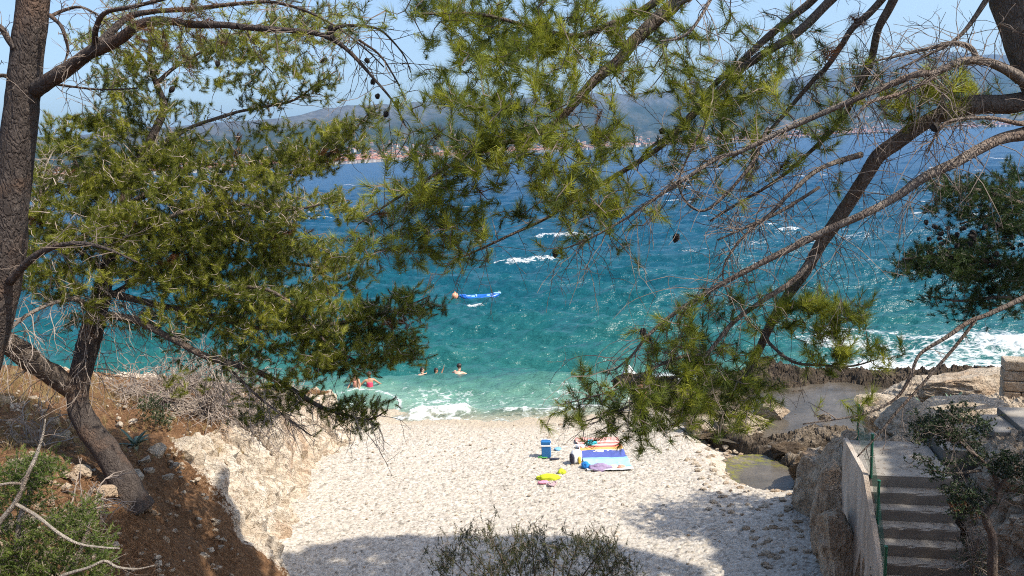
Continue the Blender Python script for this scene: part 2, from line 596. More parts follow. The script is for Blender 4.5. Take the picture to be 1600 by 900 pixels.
def land_h(x, y): return np.maximum(hill_h(x, y), np.where(x < 3.5, bank_h(x, y), bank_h(x, y) - 1.2 * (x - 3.5)))


# stairs frame
SZ = 3.8
L0 = on(1357, 742, SZ)
L1 = on(1472, 746, SZ)
bdir = (L1 - L0); SW = np.linalg.norm(bdir[:2]); bdir = bdir / np.linalg.norm(bdir)
adir = np.array([-bdir[1], bdir[0], 0.0])
RISE, TREAD, NSTEP = 0.18, 0.20, 12
LAND_LEN = 1.45


def st_local(x, y):
    return (x - L0[0]) * adir[0] + (y - L0[1]) * adir[1], (x - L0[0]) * bdir[0] + (y - L0[1]) * bdir[1]


def rbank_h(x, y):
    s, t_ = st_local(x, y)
    main = 3.75 - 0.29 * np.maximum(0, y - 12.0) + 0.06 * (x - 8) + 0.03 * np.maximum(0, 12 - y)
    main = main - 1.1 * np.maximum(0, y - 15.6 - 0.9 * np.maximum(0, x - 8.0))
    main = np.maximum(main, -0.4)
    xl = lerp(y, [11, 12.5, 14, 16, 17.5, 19, 22], [5.9, 5.95, 5.75, 6.1, 6.7, 7.6, 9.0])
    far = main * sstep(-0.15, 0.75, x - xl) - 0.6 * (1 - sstep(-0.5, 0.1, x - xl))
    # either side of the flight
    stairz = SZ + np.minimum(0, s) / TREAD * RISE - 0.55
    right = stairz + (np.maximum(main, 3.9) + 0.12 * t_ - stairz) * sstep(SW + 0.12, SW + 0.9, t_)
    left = -0.6 + (SZ - 0.4 + 0.6) * sstep(-0.25, -0.05, t_)
    near = np.where(t_ > SW * 0.5, right, np.minimum(stairz, left))
    return np.where(s < LAND_LEN, np.where(s > 0, np.where(t_ > SW, right, np.minimum(np.where(t_ < -0.1, -0.6, SZ - 0.5), SZ - 0.5)), near), far)


def shelf_h(x, y):
    n = fbm(x * 0.55, y * 0.55, 0, 4, 31)
    outer = 28.2 - 0.20 * (x - 9) + 0.9 * fbm(x * 0.4, y * 0, 3.3, 4, 8)
    d = outer - y + 0.9 * n
    xl = lerp(y, [16, 17.5, 19.5, 21, 22.5, 24, 26, 28, 30], [7.2, 6.9, 6.9, 6.3, 5.2, 4.6, 4.2, 4.0, 5.5]) + 0.35 * n
    e = sstep(-0.25, 0.5, x - xl) * sstep(-0.3, 0.6, d)
    h = 0.40 + 0.22 * np.exp(-((d - 1.0) / 1.0) ** 2) + 0.28 * n 
    pool = sstep(1.15, 0.75, np.hypot((x - 10.2 - 0.25 * (y - 24.3)) / 3.3, (y - 24.0) / 2.6) + 0.35 * n)
    h = h - 0.46 * pool + 0.55 * pool * np.maximum(0, ridged(x * 0.8, y * 1.3, 4.0, 4, 63) - 0.35)
    h = h + 0.12 * np.maximum(0, 20.5 - y) + 0.12 * np.maximum(0, x - 19)
    return -1.0 + (h + 1.0) * e


# ------------------------------------------------------------------ beach
nx, ny = 860, 1000
xs = np.linspace(-7.6, 8.4, nx); ys = np.linspace(9.6, 28.2, ny)
X, Y = np.meshgrid(xs, ys)
wx = X + 0.03 * fbm(X * 9, Y * 9, 0, 2, 3); wy = Y + 0.03 * fbm(X * 9, Y * 9, 5, 2, 4)
d1, d2, rid = cells(wx, wy, 0.050, 3)
d1b, d2b, ridb = cells(wx * 1.0 + 40, wy * 1.25, 0.11, 9)
dome = np.sqrt(np.clip((d2 - d1) * 1.5, 0, 1)) * (0.35 + 0.65 * rid)
domeb = np.sqrt(np.clip((d2b - d1b) * 1.3, 0, 1)) * (ridb > 0.80)
H = beach_h(X, Y) + 0.030 * dome + 0.030 * domeb + 0.014 * fbm(X * 1.6, Y * 1.6, 0, 3, 66)
sid = np.where(domeb > 0.35, (ridb * 7.31) % 1.0, (rid * 5.77) % 1.0)
dw = yw(X) - Y
wetv = sstep(1.2, 0.1, dw + 0.35 * fbm(X * 1.3, Y * 1.3, 0, 3, 12)) * 0.7 + 0.30 * sstep(3.2, 1.4, dw + 0.5 * fbm(X, Y, 1, 3, 2)) + 0.55 * sstep(2.2, 0.8, np.hypot(X - 6.4, (Y - 18.6) * 0.8))
beach = grid_mesh('beach', X, Y, H, M['pebble'], {'stone': sid, 'wet': np.clip(wetv, 0, 1)})
tag(beach, kind='structure')

# ------------------------------------------------------------------ hillside (left and under the viewpoint)
xs = np.concatenate([np.linspace(-45, -13, 70)[:-1], np.linspace(-13, -1.5, 300)[:-1], np.linspace(-1.5, 9, 70)])
ys = np.concatenate([np.linspace(-9, 4, 50)[:-1], np.linspace(4, 27, 480)[:-1], np.linspace(27, 36, 40)])
X, Y = np.meshgrid(xs, ys)
Z = land_h(X, Y)
gy, gx = np.gradient(Z)
gx = gx / np.gradient(X, axis=1); gy = gy / np.gradient(Y, axis=0)
steep = np.hypot(gx, gy)
nrm = np.stack([-gx, -gy, np.ones_like(gx)], -1); nrm /= np.linalg.norm(nrm, axis=-1)[..., None]
rockm = sstep(0.85, 1.25, steep + 0.5 * fbm(X * 1.3, Y * 1.3, Z * 1.3, 5, 77)) * sstep(12.2, 14.4, Y + 0.8 * fbm(X * 0.9, Y * 0.9, 0, 4, 78))
patch = sstep(0.26, 0.42, fbm(X * 0.8, Y * 0.8, 3.0, 4, 41)) * (Y > 7.5)
patch = patch * np.maximum(sstep(13.0, 14.5, Y), sstep(3.6, 4.6, xfoot(Y) - X))
rockm = np.maximum(rockm, patch * 0.56)
disp = 0.20 * fbm(X * 1.2, Y * 1.2, Z * 1.2, 5, 21) + rockm * (0.30 * ridged(X * 1.7, Y * 1.7, Z * 0.9, 5, 5) + 0.13 * ridged(X * 6, Y * 6, Z * 2.4, 4, 15) - 0.12) + 0.05 * fbm(X * 9, Y * 9, Z * 9, 2, 9)
_, _, rA = cells(Y + 0.35 * fbm(X * 1.2, Y * 1.2, Z, 3, 53), Z * 0.75 + 0.5 * X + 0.3 * fbm(X, Y, Z, 3, 54), 0.55, 51)
dA, dB, rB = cells(Y + 0.12 * fbm(X * 3, Y * 3, Z * 3, 3, 55), Z * 0.8 + 0.5 * X + 0.12 * fbm(X * 3, Y * 3, Z * 3, 3, 56), 0.22, 57)
disp = disp + rockm * (0.26 * (rA - 0.5) + 0.13 * (rB - 0.5) - 0.07 * np.exp(-((dB - dA) / 0.12) ** 2))
X2 = X + nrm[..., 0] * disp; Y2 = Y + nrm[..., 1] * disp; Z2 = Z + nrm[..., 2] * disp
hill = grid_mesh('hillside', X2, Y2, Z2, M['hill'], {'rock': rockm}, smooth=False)
tag(hill, kind='structure')

# ------------------------------------------------------------------ right bank and shore shelf
xs = np.concatenate([np.linspace(4.6, 13, 340)[:-1], np.linspace(13, 34, 70)])
ys = np.concatenate([np.linspace(3, 20, 480)[:-1], np.linspace(20, 24, 20)])
X, Y = np.meshgrid(xs, ys)
Z = rbank_h(X, Y)
gy, gx = np.gradient(Z)
gx = gx / np.gradient(X, axis=1); gy = gy / np.gradient(Y, axis=0)
nrm = np.stack([-gx, -gy, np.ones_like(gx)], -1); nrm /= np.linalg.norm(nrm, axis=-1)[..., None]
s_, t_ = st_local(X, Y)
calm = 1 - 0.85 * (sstep(-0.3, 0.0, t_) * sstep(SW + 0.35, SW + 0.05, t_) * (s_ < LAND_LEN + 0.1))
disp = calm * (0.14 * fbm(X * 1.5, Y * 1.5, Z * 1.5, 5, 61) + 0.26 * ridged(X * 1.6, Y * 1.6, Z * 1.4, 5, 25, 0.6) + 0.13 * ridged(X * 5, Y * 5, Z * 4, 4, 35, 0.6)) - 0.14
_, _, rA = cells(X * 0.7 - Y * 0.7 + 0.3 * fbm(X * 1.2, Y * 1.2, Z, 3, 53), Z * 0.9 + 0.6 * Y + 0.3 * fbm(X, Y, Z, 3, 54), 0.6, 51)
dA, dB, rB = cells(X * 0.7 - Y * 0.7 + 0.1 * fbm(X * 3, Y * 3, Z * 3, 3, 55), Z * 0.9 + 0.6 * Y + 0.1 * fbm(X * 3, Y * 3, Z * 3, 3, 56), 0.24, 57)
disp = disp + calm * (0.22 * (rA - 0.5) + 0.14 * (rB - 0.5) - 0.07 * np.exp(-((dB - dA) / 0.12) ** 2))
rbank = grid_mesh('rocky_bank', X + nrm[..., 0] * disp, Y + nrm[..., 1] * disp, Z + nrm[..., 2] * disp, M['rock'], smooth=False)
tag(rbank, kind='structure')

xs = np.concatenate([np.linspace(3.4, 17, 460)[:-1], np.linspace(17, 45, 120)])
ys = np.linspace(16, 31, 460)
X, Y = np.meshgrid(xs, ys)
Z = shelf_h(X, Y)
dA, dB, rA = cells(X + 0.3 * fbm(X * 1.5, Y * 1.5, 0, 3, 53), Y * 1.4 + 0.3 * fbm(X * 1.5, Y * 1.5, 3, 3, 54), 0.55, 61)
dC, dD, rB = cells(X + 0.1 * fbm(X * 4, Y * 4, 0, 3, 55), Y * 1.3 + 0.1 * fbm(X * 4, Y * 4, 3, 3, 56), 0.2, 67)
Z = Z + sstep(-0.9, 0.0, Z) * (0.15 * (rA - 0.5) + 0.10 * (rB - 0.5) - 0.08 * np.exp(-((dB - dA) / 0.10) ** 2) - 0.05 * np.exp(-((dD - dC) / 0.12) ** 2))
Z = Z + sstep(-0.9, 0.0, Z) * (0.13 * ridged(X * 1.3, Y * 2.0, 0, 5, 3, 0.6) + 0.09 * ridged(X * 4.5, Y * 5.5, 0, 4, 9, 0.6) - 0.12)
drw = (28.2 - 0.20 * (X - 9)) - Y
wetr = np.clip(sstep(3.2, 1.2, drw + 1.2 * fbm(X * 0.6, Y * 0.6, 0, 4, 23)) + 0.9 * sstep(0.42, 0.18, Z) + 0.35 * sstep(0.1, 0.5, fbm(X * 0.9, Y * 0.9, 2, 4, 29)), 0, 1)
t = NT('shore_rock')
p = t.pos()
n1 = t.noise(p, 2.6, 8, 0.7); n2 = t.noise(p, 12, 7, 0.72); n3 = t.noise(p, 30, 4, 0.7)
dk = t.ramp(n1, [(0.3, (0.035, 0.026, 0.018)), (0.5, (0.085, 0.062, 0.04)), (0.72, (0.20, 0.15, 0.10))])
pl = t.ramp(n1, [(0.3, (0.11, 0.08, 0.055)), (0.5, (0.21, 0.165, 0.115)), (0.7, (0.40, 0.335, 0.26))])
wk = t.ramp(t.math('ADD', t.attr('wetrock'), t.math('MULTIPLY', t.math('SUBTRACT', n2, 0.5), 1.3)), [(0.35, 0), (0.62, 1)])
colr = t.mix(wk, pl, dk)
colr = t.mix(t.math('MULTIPLY', t.ramp(n3, [(0.40, 1), (0.52, 0)]), 0.55), colr, (0.045, 0.033, 0.024))
t.set(col=colr, rough=0.8, spec=0.3, normal=t.bump(t.math('ADD', t.math('MULTIPLY', n2, 1.4), n3), 1.0, 0.07))
shelf = grid_mesh('shore_rock_shelf', X, Y, Z, t.m, {'wetrock': wetr}, smooth=False)
tag(shelf, kind='structure')

# ------------------------------------------------------------------ pools
t = NT('pool_water')
p = t.pos()
nz = t.noise(t.n('Mapping', {'Vector': p, 'Scale': (1, 2, 1)}).outputs[0], 5, 5); n2 = t.noise(p, 1.1, 5, 0.65)
alg = t.ramp(t.attr('algae'), [(0.35, 0), (0.6, 1)])
algn = t.ramp(t.noise(p, 7, 5, 0.7), [(0.45, 0), (0.58, 1)])
col = t.ramp(n2, [(0.3, (0.07, 0.06, 0.045)), (0.6, (0.15, 0.13, 0.105)), (0.8, (0.21, 0.185, 0.145))])
col = t.mix(t.math('MULTIPLY', alg, algn), col, (0.22, 0.21, 0.035))
t.set(col=col, rough=0.10, ior=1.33, spec=0.5, normal=t.bump(nz, 0.4, 0.03))
tr = t.n('BsdfTransparent', {'Color': (0.62, 0.60, 0.50, 1)})
mx = t.n('MixShader', {0: 0.28, 1: t.bsdf.outputs[0], 2: tr.outputs[0]})
t.link(mx.outputs[0], t.out.inputs[0])
M['pool'] = t.m
for nm, cx, cy, rx, ry, z in (('tide_pool', 10.2, 24.0, 5.0, 3.4, 0.22), ('beach_pool', 6.4, 18.7, 1.5, 1.9, 0.20)):
    a = np.linspace(0, 2 * math.pi, 61); rr = np.linspace(0, 1, 22)
    A, Rr = np.meshgrid(a, rr)
    Xp, Yp = cx + rx * Rr * np.cos(A) + 0.25 * ry * Rr * np.sin(A) * (nm == 'tide_pool'), cy + ry * Rr * np.sin(A)
    o = grid_mesh(nm, Xp, Yp, np.full_like(Xp, z), M['pool'], {'algae': (0.75 + 0.25 * np.cos(A - 3.2)) * sstep(0.25, 0.8, Rr) * (nm == 'beach_pool')})
    tag(o, kind='structure')

# ------------------------------------------------------------------ sea
az = np.radians(np.concatenate([np.linspace(-78, -42, 40)[:-1], np.linspace(-42, 42, 760)[:-1], np.linspace(42, 78, 40)]))
rr = [21.0]
while rr[-1] < 9000:
    rr.append(rr[-1] * 1.0062 if rr[-1] < 160 else rr[-1] * 1.012)
rr = np.array(rr)
A, Rr = np.meshgrid(az, rr)
X, Y = Rr * np.sin(A), Rr * np.cos(A)
cell = np.maximum(Rr * 0.0062, 0.03)
rs = np.random.default_rng(5)
Z = np.zeros_like(X); steepw = np.zeros_like(X)
shallow = sstep(0.0, 14.0, Y - yw(X))
for k in range(46):
    lam = 0.7 * (13 / 0.7) ** rs.random()
    th = math.radians(-100 + rs.normal(0, 26))             # running towards the shore from the open bay
    kx, ky = math.cos(th) * 2 * math.pi / lam, math.sin(th) * 2 * math.pi / lam
    amp = 0.0185 * lam ** 0.66
    ph = rs.random() * 6.28
    fade = sstep(2.2, 5.0, lam / cell)
    wv = np.sin(kx * X + ky * Y + ph + 0.8 * vnoise(X / (lam * 3), Y / (lam * 3), k, 91))
    wv = 1 - 2 * np.abs(wv) ** 1.2 if k % 2 else wv
    Z += amp * wv * fade * (0.35 + 0.65 * shallow)
crest = np.clip((Z - 0.12) / 0.25, 0, 1)
# the breaker on the pebbles and the swell rising before it
def breaker(cx0, cx1, yc, hgt, wid):
    ex = sstep(cx0 - 0.5, cx0 + 0.4, X) * sstep(cx1 + 0.7, cx1 - 0.5, X)
    line = yc + 0.25 * fbm(X * 0.8, X * 0, 0, 3, 5) - 0.045 * (X - cx0)
    dd = Y - line
    return hgt * ex * np.where(dd < 0, np.exp(-(dd / (wid * 0.4)) ** 2), np.exp(-(dd / wid) ** 2)), ex, dd
foam = np.zeros_like(X)
hB, ex, dd = breaker(-3.9, -1.6, 26.1, 0.34, 0.6)
Z += hB
foam = np.maximum(foam, ex * np.where(dd < 0, np.exp(-(dd / 0.5) ** 2), np.exp(-(dd / 0.22) ** 2)) * (0.86 + 0.35 * fbm(X * 3, Y * 5, 0, 3, 48)))
Z += 0.10 * ex * np.exp(-((dd + 0.1) / 0.35) ** 2) * np.maximum(0, fbm(X * 7, Y * 7, 0, 3, 44))
hB, ex2, dd2 = breaker(-0.8, 3.2, 25.9, 0.20, 0.7)
Z += hB
foam = np.maximum(foam, 0.84 * ex2 * np.exp(-((dd2 - 0.05) / 0.22) ** 2))
for yy, hh in ((30.6, 0.12), (34.2, 0.20), (38.5, 0.16)):
    hB, e3, d3 = breaker(-9, 9, yy, hh, 1.3)
    Z += hB * (0.6 + 0.4 * fbm(X * 0.3, Y * 0.3, yy, 2, 6))
dsh = Y - yw(X)
inbeach = sstep(-9, -5.5, X) * sstep(5.5, 3.8, X)
sw = np.abs(dsh - 0.15 + 0.28 * fbm(X * 0.9, Y * 0.9, 0, 3, 71))
foam = np.maximum(foam, inbeach * 0.86 * np.exp(-(sw / 0.17) ** 2))
foam = np.maximum(foam, inbeach * 0.56 * sstep(7.5, 0.5, dsh) * sstep(-0.6, 0.3, dsh) * (0.75 + 0.7 * fbm(X * 0.6, Y * 0.6, 0, 3, 73)))
arc = np.abs(np.hypot(X + 6.6, (Y - 27.4)) - 2.1 + 0.2 * fbm(X, Y, 0, 2, 3))
foam = np.maximum(foam, 0.72 * np.exp(-(arc / 0.14) ** 2) * (Y > 26.6))
# churned water along the rocks on the right
outer = 28.2 - 0.20 * (X - 9)
dr = Y - outer
right = sstep(3.0, 5.0, X)
foam = np.maximum(foam, right * np.exp(-np.maximum(0, dr - 0.4 - 0.14 * np.maximum(0, X - 7)) / 1.1) * (0.86 + 0.5 * fbm(X * 0.5, Y * 0.5, 0, 3, 51)))
foam = np.maximum(foam, sstep(9, 15, X) * 0.74 * np.exp(-(np.maximum(0, dr - 4.0) / 4.5) ** 2) * (0.80 + 0.9 * fbm(X * 0.28, Y * 0.45, 0, 3, 52)))
rl = np.abs(dr - 6.2 + 0.28 * (X - 19) - 0.9 * fbm(X * 0.3, X * 0, 0, 2, 55))
foam = np.maximum(foam, (0.62 + 0.35 * fbm(X * 0.7, Y * 0.9, 0, 3, 57)) * np.exp(-(rl / 1.2) ** 2) * sstep(11, 15, X))
Z += 0.40 * np.exp(-(rl / 1.0) ** 2) * sstep(11, 15, X) * (X < 45)
foam = np.maximum(foam, 1.15 * np.exp(-(((X - 4.2) / 0.55) ** 2 + ((Y - 28.4) / 0.5) ** 2)))
Z += 0.55 * np.exp(-(((X - 4.3) / 0.4) ** 2 + ((Y - 28.3) / 0.35) ** 2)) * (1 + 0.6 * fbm(X * 8, Y * 8, 0, 3, 5))
# whitecaps further out, at the crests
wc = sstep(0.30, 0.55, vnoise(X / 9, Y / 5, 0, 88)) * sstep(0.15, 0.5, crest) * sstep(36, 60, Rr)
foam = np.maximum(foam, 0.66 * wc)
for (px, py, ln) in ((1085, 385, 1.6), (1130, 398, 1.1), (1190, 402, 1.8), (1330, 365, 2.6), (1370, 398, 1.6), (1290, 375, 1.8), (1240, 362, 2.4), (1180, 378, 1.6), (1150, 378, 1.2)):
    c = on(px, py, 0.1)
    q = ((X - c[0]) / ln) ** 2 + ((Y - c[1] + 0.12 * (X - c[0])) / (0.8 + 0.2 * ln)) ** 2
    foam = np.maximum(foam, 0.58 * np.exp(-q) * (0.9 + 0.4 * fbm(X, Y * 2, 0, 2, 3)))
# wash round the inflatable boat
for (px, py, lx, ly) in ((700, 458, 0.45, 0.25), (742, 473, 0.8, 0.22)):
    c = on(px, py, 0.05)
    foam = np.maximum(foam, 0.85 * np.exp(-((X - c[0]) / lx) ** 2 - ((Y - c[1]) / ly) ** 2))
for (px, py, lx, ly) in ((640, 584, 0.5, 0.18), (592, 602, 0.35, 0.2), (556, 604, 0.4, 0.15), (690, 576, 0.15, 0.1)):
    c = on(px, py, 0.0)
    foam = np.maximum(foam, 0.62 * np.exp(-((X - c[0]) / lx) ** 2 - ((Y - c[1]) / ly) ** 2))
Z += 0.05 * np.clip(foam, 0, 1) * fbm(X * 6, Y * 6, 0, 3, 15) * (Rr < 70)
# keep the level surface out of the beach and pools inland
Z = np.where((dsh < -0.9) & (X < 4.0), -0.8, Z)
Z = np.where((dr < -2.0) & (X >= 4.0), -0.8, Z)
dn = np.where(X < 4, dsh, np.minimum(np.maximum(dr, dsh * 0), np.hypot(np.maximum(dr, 0), 0) + 3))
dn = np.where(X < 4, dsh, np.where(X < 8, np.minimum(dsh, np.maximum(dr, 0) + 3.0), np.maximum(dr, 0) + 4.5))
depth = np.clip(np.log(np.maximum(dn + 1.2 + 1.6 * fbm(X * 0.12, Y * 0.2, 0, 3, 19) * sstep(0.5, 6, dn), 0.2) / 1.0) / math.log(400.0), 0, 1)
clear = sstep(2.6, -0.1, dsh + 0.4 * fbm(X * 0.7, Y * 0.7, 0, 3, 29)) * inbeach

t = NT('sea_water')
p = t.pos()
dep = t.attr('depth'); fo = t.attr('foam'); clr = t.attr('clear')
pn = t.noise(t.n('Mapping', {'Vector': p, 'Scale': (0.35, 0.8, 1)}).outputs[0], 0.5, 4)
dep2 = t.math('ADD', dep, t.math('MULTIPLY', t.math('SUBTRACT', pn, 0.5), 0.16))
col = t.ramp(dep2, [(0.0, (0.40, 0.46, 0.36)), (0.16, (0.20, 0.32, 0.245)), (0.28, (0.07, 0.185, 0.145)), (0.38, (0.014, 0.102, 0.096)), (0.52, (0.004, 0.072, 0.090)), (0.68, (0.004, 0.062, 0.106)), (0.85, (0.004, 0.050, 0.112)), (1.0, (0.004, 0.05, 0.125))])
f1 = t.noise(t.n('Mapping', {'Vector': p, 'Scale': (1, 1.5, 1)}).outputs[0], 3.2, 8, 0.72)
f2 = t.n('TexVoronoi', {'Vector': t.n('Mapping', {'Vector': t.n('VectorMath', {0: p, 1: t.n('VectorMath', {0: t.noise(p, 1.3, 3, 0.5, 1), 'Scale': 1.2}, operation='SCALE').outputs[0]}, operation='ADD').outputs[0], 'Scale': (1, 1.3, 1)}).outputs[0], 'Scale': 1.7}, feature='DISTANCE_TO_EDGE').outputs[0]
net = t.ramp(f2, [(0.0, 1), (0.14, 0)])
fsum = t.math('ADD', fo, t.math('ADD', t.math('MULTIPLY', t.math('SUBTRACT', f1, 0.5), 1.7), t.math('MULTIPLY', t.math('SUBTRACT', net, 0.35), 0.22)))
fm = t.ramp(fsum, [(0.46, 0), (0.66, 0.55), (0.95, 1)])
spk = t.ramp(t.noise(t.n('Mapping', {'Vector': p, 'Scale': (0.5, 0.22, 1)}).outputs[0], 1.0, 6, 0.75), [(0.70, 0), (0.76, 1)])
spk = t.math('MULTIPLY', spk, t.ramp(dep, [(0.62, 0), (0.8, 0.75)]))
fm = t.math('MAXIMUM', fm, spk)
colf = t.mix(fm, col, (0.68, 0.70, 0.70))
b1 = t.noise(t.n('Mapping', {'Vector': p, 'Scale': (0.55, 1.3, 1)}).outputs[0], 1.7, 4, 0.6)
b2 = t.noise(t.n('Mapping', {'Vector': p, 'Scale': (0.35, 0.8, 1)}).outputs[0], 0.22, 5, 0.6)
hh = t.math('ADD', t.math('MULTIPLY', b1, 0.55), t.math('MULTIPLY', b2, 1.6))
bmp = t.bump(hh, 0.9, 0.62)
rough = t.math('ADD', t.math('MULTIPLY', fm, 0.65), 0.29)
t.set(col=colf, rough=rough, ior=1.33, spec=0.42, normal=bmp)
tr = t.n('BsdfTransparent')
mx = t.n('MixShader', {0: t.math('MULTIPLY', t.math('MULTIPLY', clr, 0.82), t.math('SUBTRACT', 1.0, fm)), 1: t.bsdf.outputs[0], 2: tr.outputs[0]})
t.link(mx.outputs[0], t.out.inputs[0])
M['sea'] = t.m
SEAZ, az_sea, rr_sea = Z.copy(), az, rr
sea = grid_mesh('sea', X, Y, Z, M['sea'], {'depth': depth, 'foam': foam, 'clear': clear})
tag(sea, kind='structure')

# ------------------------------------------------------------------ far coast
ridge_px = [(-400, 235), (0, 215), (300, 196), (455, 181), (500, 173), (545, 165), (620, 163), (700, 158), (780, 156), (870, 150), (940, 143), (990, 146), (1060, 139), (1150, 131), (1240, 121), (1290, 112), (1330, 104), (1370, 96), (1400, 88), (1445, 79), (1475, 76), (1500, 80), (1530, 88), (1590, 84), (1700, 90), (2000, 120)]
ra, re = [], []
for (px, py) in ridge_px:
    d = ray(px, py)
    ra.append(math.atan2(d[0], d[1])); re.append(d[2] / math.hypot(d[0], d[1]))
na, nr = 760, 110
aa = np.linspace(math.radians(-60), math.radians(56), na)
Dc = np.interp(aa, np.radians([-60, -16, -6, 8, 20, 34, 56]), [2100, 2400, 3100, 4000, 4800, 5300, 6000])
Dc = Dc * (1 + 0.012 * fbm(aa * 30, aa * 0, 0, 3, 2))
Dr = Dc + np.interp(aa, np.radians([-60, 0, 56]), [2000, 1900, 1800])
tt = np.linspace(-0.02, 1.25, nr)
A, T = np.meshgrid(aa, tt)
D = Dc[None] + (Dr - Dc)[None] * T
Hr = CAMH + Dr * np.interp(aa, ra, re)
prof = np.interp(tt, [-0.02, 0, 0.03, 0.3, 0.55, 0.75, 0.88, 0.95, 1.0, 1.25], [-0.02, 0.0, 0.01, 0.10, 0.27, 0.50, 0.70, 0.88, 1.0, 0.6])
X, Y = D * np.sin(A), D * np.cos(A)
Z = Hr[None] * prof[:, None]
env = sstep(0.05, 0.5, T) * sstep(1.08, 0.90, T)
Z = Z + Hr[None] * env * (0.16 * ridged(X / 420, Y / 420, 0, 6, 4, 0.55) - 0.05) + Hr[None] * 0.03 * sstep(0.6, 0.9, T) * ridged(X / 130, Y / 130, 0, 4, 14) * (T < 0.985)
Z = np.where(T < 0, -4, Z)
t = NT('mountain_rock_and_scrub')
p = t.pos()
el = t.attr('elev')
n1 = t.noise(p, 0.004, 8, 0.7); n2 = t.noise(p, 0.022, 6, 0.7); n3 = t.noise(p, 0.0022, 5, 0.6)
green = t.ramp(n2, [(0.3, (0.018, 0.03, 0.024)), (0.6, (0.034, 0.045, 0.036)), (0.8, (0.085, 0.08, 0.07))])
fields = t.ramp(n1, [(0.5, 0), (0.6, 1)])
green = t.mix(t.math('MULTIPLY', fields, t.ramp(el, [(0.05, 0.75), (0.5, 0.15)])), green, (0.19, 0.155, 0.12))
rockc = t.ramp(n2, [(0.3, (0.05, 0.055, 0.062)), (0.6, (0.10, 0.105, 0.112)), (0.8, (0.19, 0.19, 0.19))])
mk = t.ramp(t.math('ADD', el, t.math('MULTIPLY', t.math('SUBTRACT', n1, 0.5), 0.7)), [(0.62, 0), (0.85, 1)])
t.set(col=t.mix(mk, green, rockc), rough=1.0, spec=0.0)
M['mount'] = t.m
mount = grid_mesh('mountains', X, Y, Z, M['mount'], {'elev': np.clip(Z / Hr[None], 0, 1)}, smooth=True)
tag(mount, kind='structure')

# the town: thousands of small gabled houses read as one band of specks
rs = np.random.default_rng(8)
nb = 5200
ha = rs.uniform(math.radians(-34), math.radians(40), nb)
hd = np.abs(rs.normal(0, 1, nb)) ** 1.3
dens = 0.35 + 0.65 * vnoise(ha * 22, ha * 0, 0, 3)
keep = rs.random(nb) < np.clip(dens + 0.35, 0.15, 1) * np.interp(ha, np.radians([-34, 2, 12, 40]), [1, 1, 0.75, 0.6])
ha, hd = ha[keep], hd[keep]
Dch = np.interp(ha, aa, Dc); Drh = np.interp(ha, aa, Dr); Hrh = np.interp(ha, aa, Hr)
hT = np.clip(0.008 + 0.075 * hd + 0.25 * (rs.random(len(ha)) < 0.08) * rs.random(len(ha)), 0, 0.5)
hD = Dch + (Drh - Dch) * hT
b_wall, b_roof = MB(), MB()
cubeV = np.array([(-1, -1, 0), (1, -1, 0), (1, 1, 0), (-1, 1, 0), (-1, -1, 1), (1, -1, 1), (1, 1, 1), (-1, 1, 1)], float)
cubeF = np.array([(0, 1, 5, 4), (1, 2, 6, 5), (2, 3, 7, 6), (3, 0, 4, 7)])
VW, VR = [], []
zi = np.interp(hT, tt, prof)
nH = len(ha)
wx_ = rs.uniform(4, 9, nH); wy_ = rs.uniform(4, 7, nH); hz = rs.uniform(5, 10, nH); rot = rs.uniform(0, 3.14, nH)
front = hT < 0.02
wx_[front] *= 1.5; hz[front] *= 1.15
hx, hy = hD * np.sin(ha), hD * np.cos(ha)
gz = np.maximum(zi * Hrh - 4 + 0.10 * Hrh * sstep(0.05, 0.5, hT), 0.3)
ca, sa = np.cos(rot), np.sin(rot)
loc = cubeV[None] * np.stack([wx_, wy_, hz + 4], -1)[:, None, :]
VWx = loc[..., 0] * ca[:, None] - loc[..., 1] * sa[:, None] + hx[:, None]
VWy = loc[..., 0] * sa[:, None] + loc[..., 1] * ca[:, None] + hy[:, None]
b_wall.add(np.stack([VWx, VWy, loc[..., 2] + gz[:, None]], -1).reshape(-1, 3), (cubeF[None] + np.arange(nH)[:, None, None] * 8).reshape(-1, 4), np.repeat(rs.random(nH), 8))
roofV = np.array([(-1.1, -1.15, 0), (1.1, -1.15, 0), (1.1, 1.15, 0), (-1.1, 1.15, 0), (-1.1, 0, 1), (1.1, 0, 1)], float)
loc = roofV[None] * np.stack([wx_, wy_, np.full(nH, 3.0)], -1)[:, None, :]
VRx = loc[..., 0] * ca[:, None] - loc[..., 1] * sa[:, None] + hx[:, None]
VRy = loc[..., 0] * sa[:, None] + loc[..., 1] * ca[:, None] + hy[:, None]
rv = np.stack([VRx, VRy, loc[..., 2] + (gz + hz + 4)[:, None]], -1).reshape(-1, 3)
off = np.arange(nH)[:, None, None] * 6
b_roof.add(rv, (np.array([(0, 1, 5, 4), (2, 3, 4, 5)])[None] + off).reshape(-1, 4), np.repeat(rs.random(nH), 6))
b_roof.add(np.zeros((0, 3)), np.zeros((0, 3), int))
b_roof.f3.append((np.array([(0, 4, 3), (1, 2, 5)])[None] + off).reshape(-1, 3))
t = NT('town_walls'); t.set(col=t.ramp(t.attr('tint'), [(0, (0.26, 0.21, 0.18)), (0.4, (0.36, 0.32, 0.29)), (1, (0.52, 0.49, 0.46))]), rough=0.9); M['town'] = t.m
t = NT('town_roofs'); t.set(col=t.ramp(t.attr('tint'), [(0, (0.30, 0.12, 0.07)), (0.6, (0.42, 0.18, 0.11)), (1, (0.45, 0.28, 0.2))]), rough=0.9); M['roofs'] = t.m
town = b_wall.build('far_town', M['town'])
tag(town, 'pale houses with red roofs crowded along the far shore below the mountains', 'town', kind='stuff')
b_roof.build('town_roofs', M['roofs'], town)['kind'] = 'stuff'

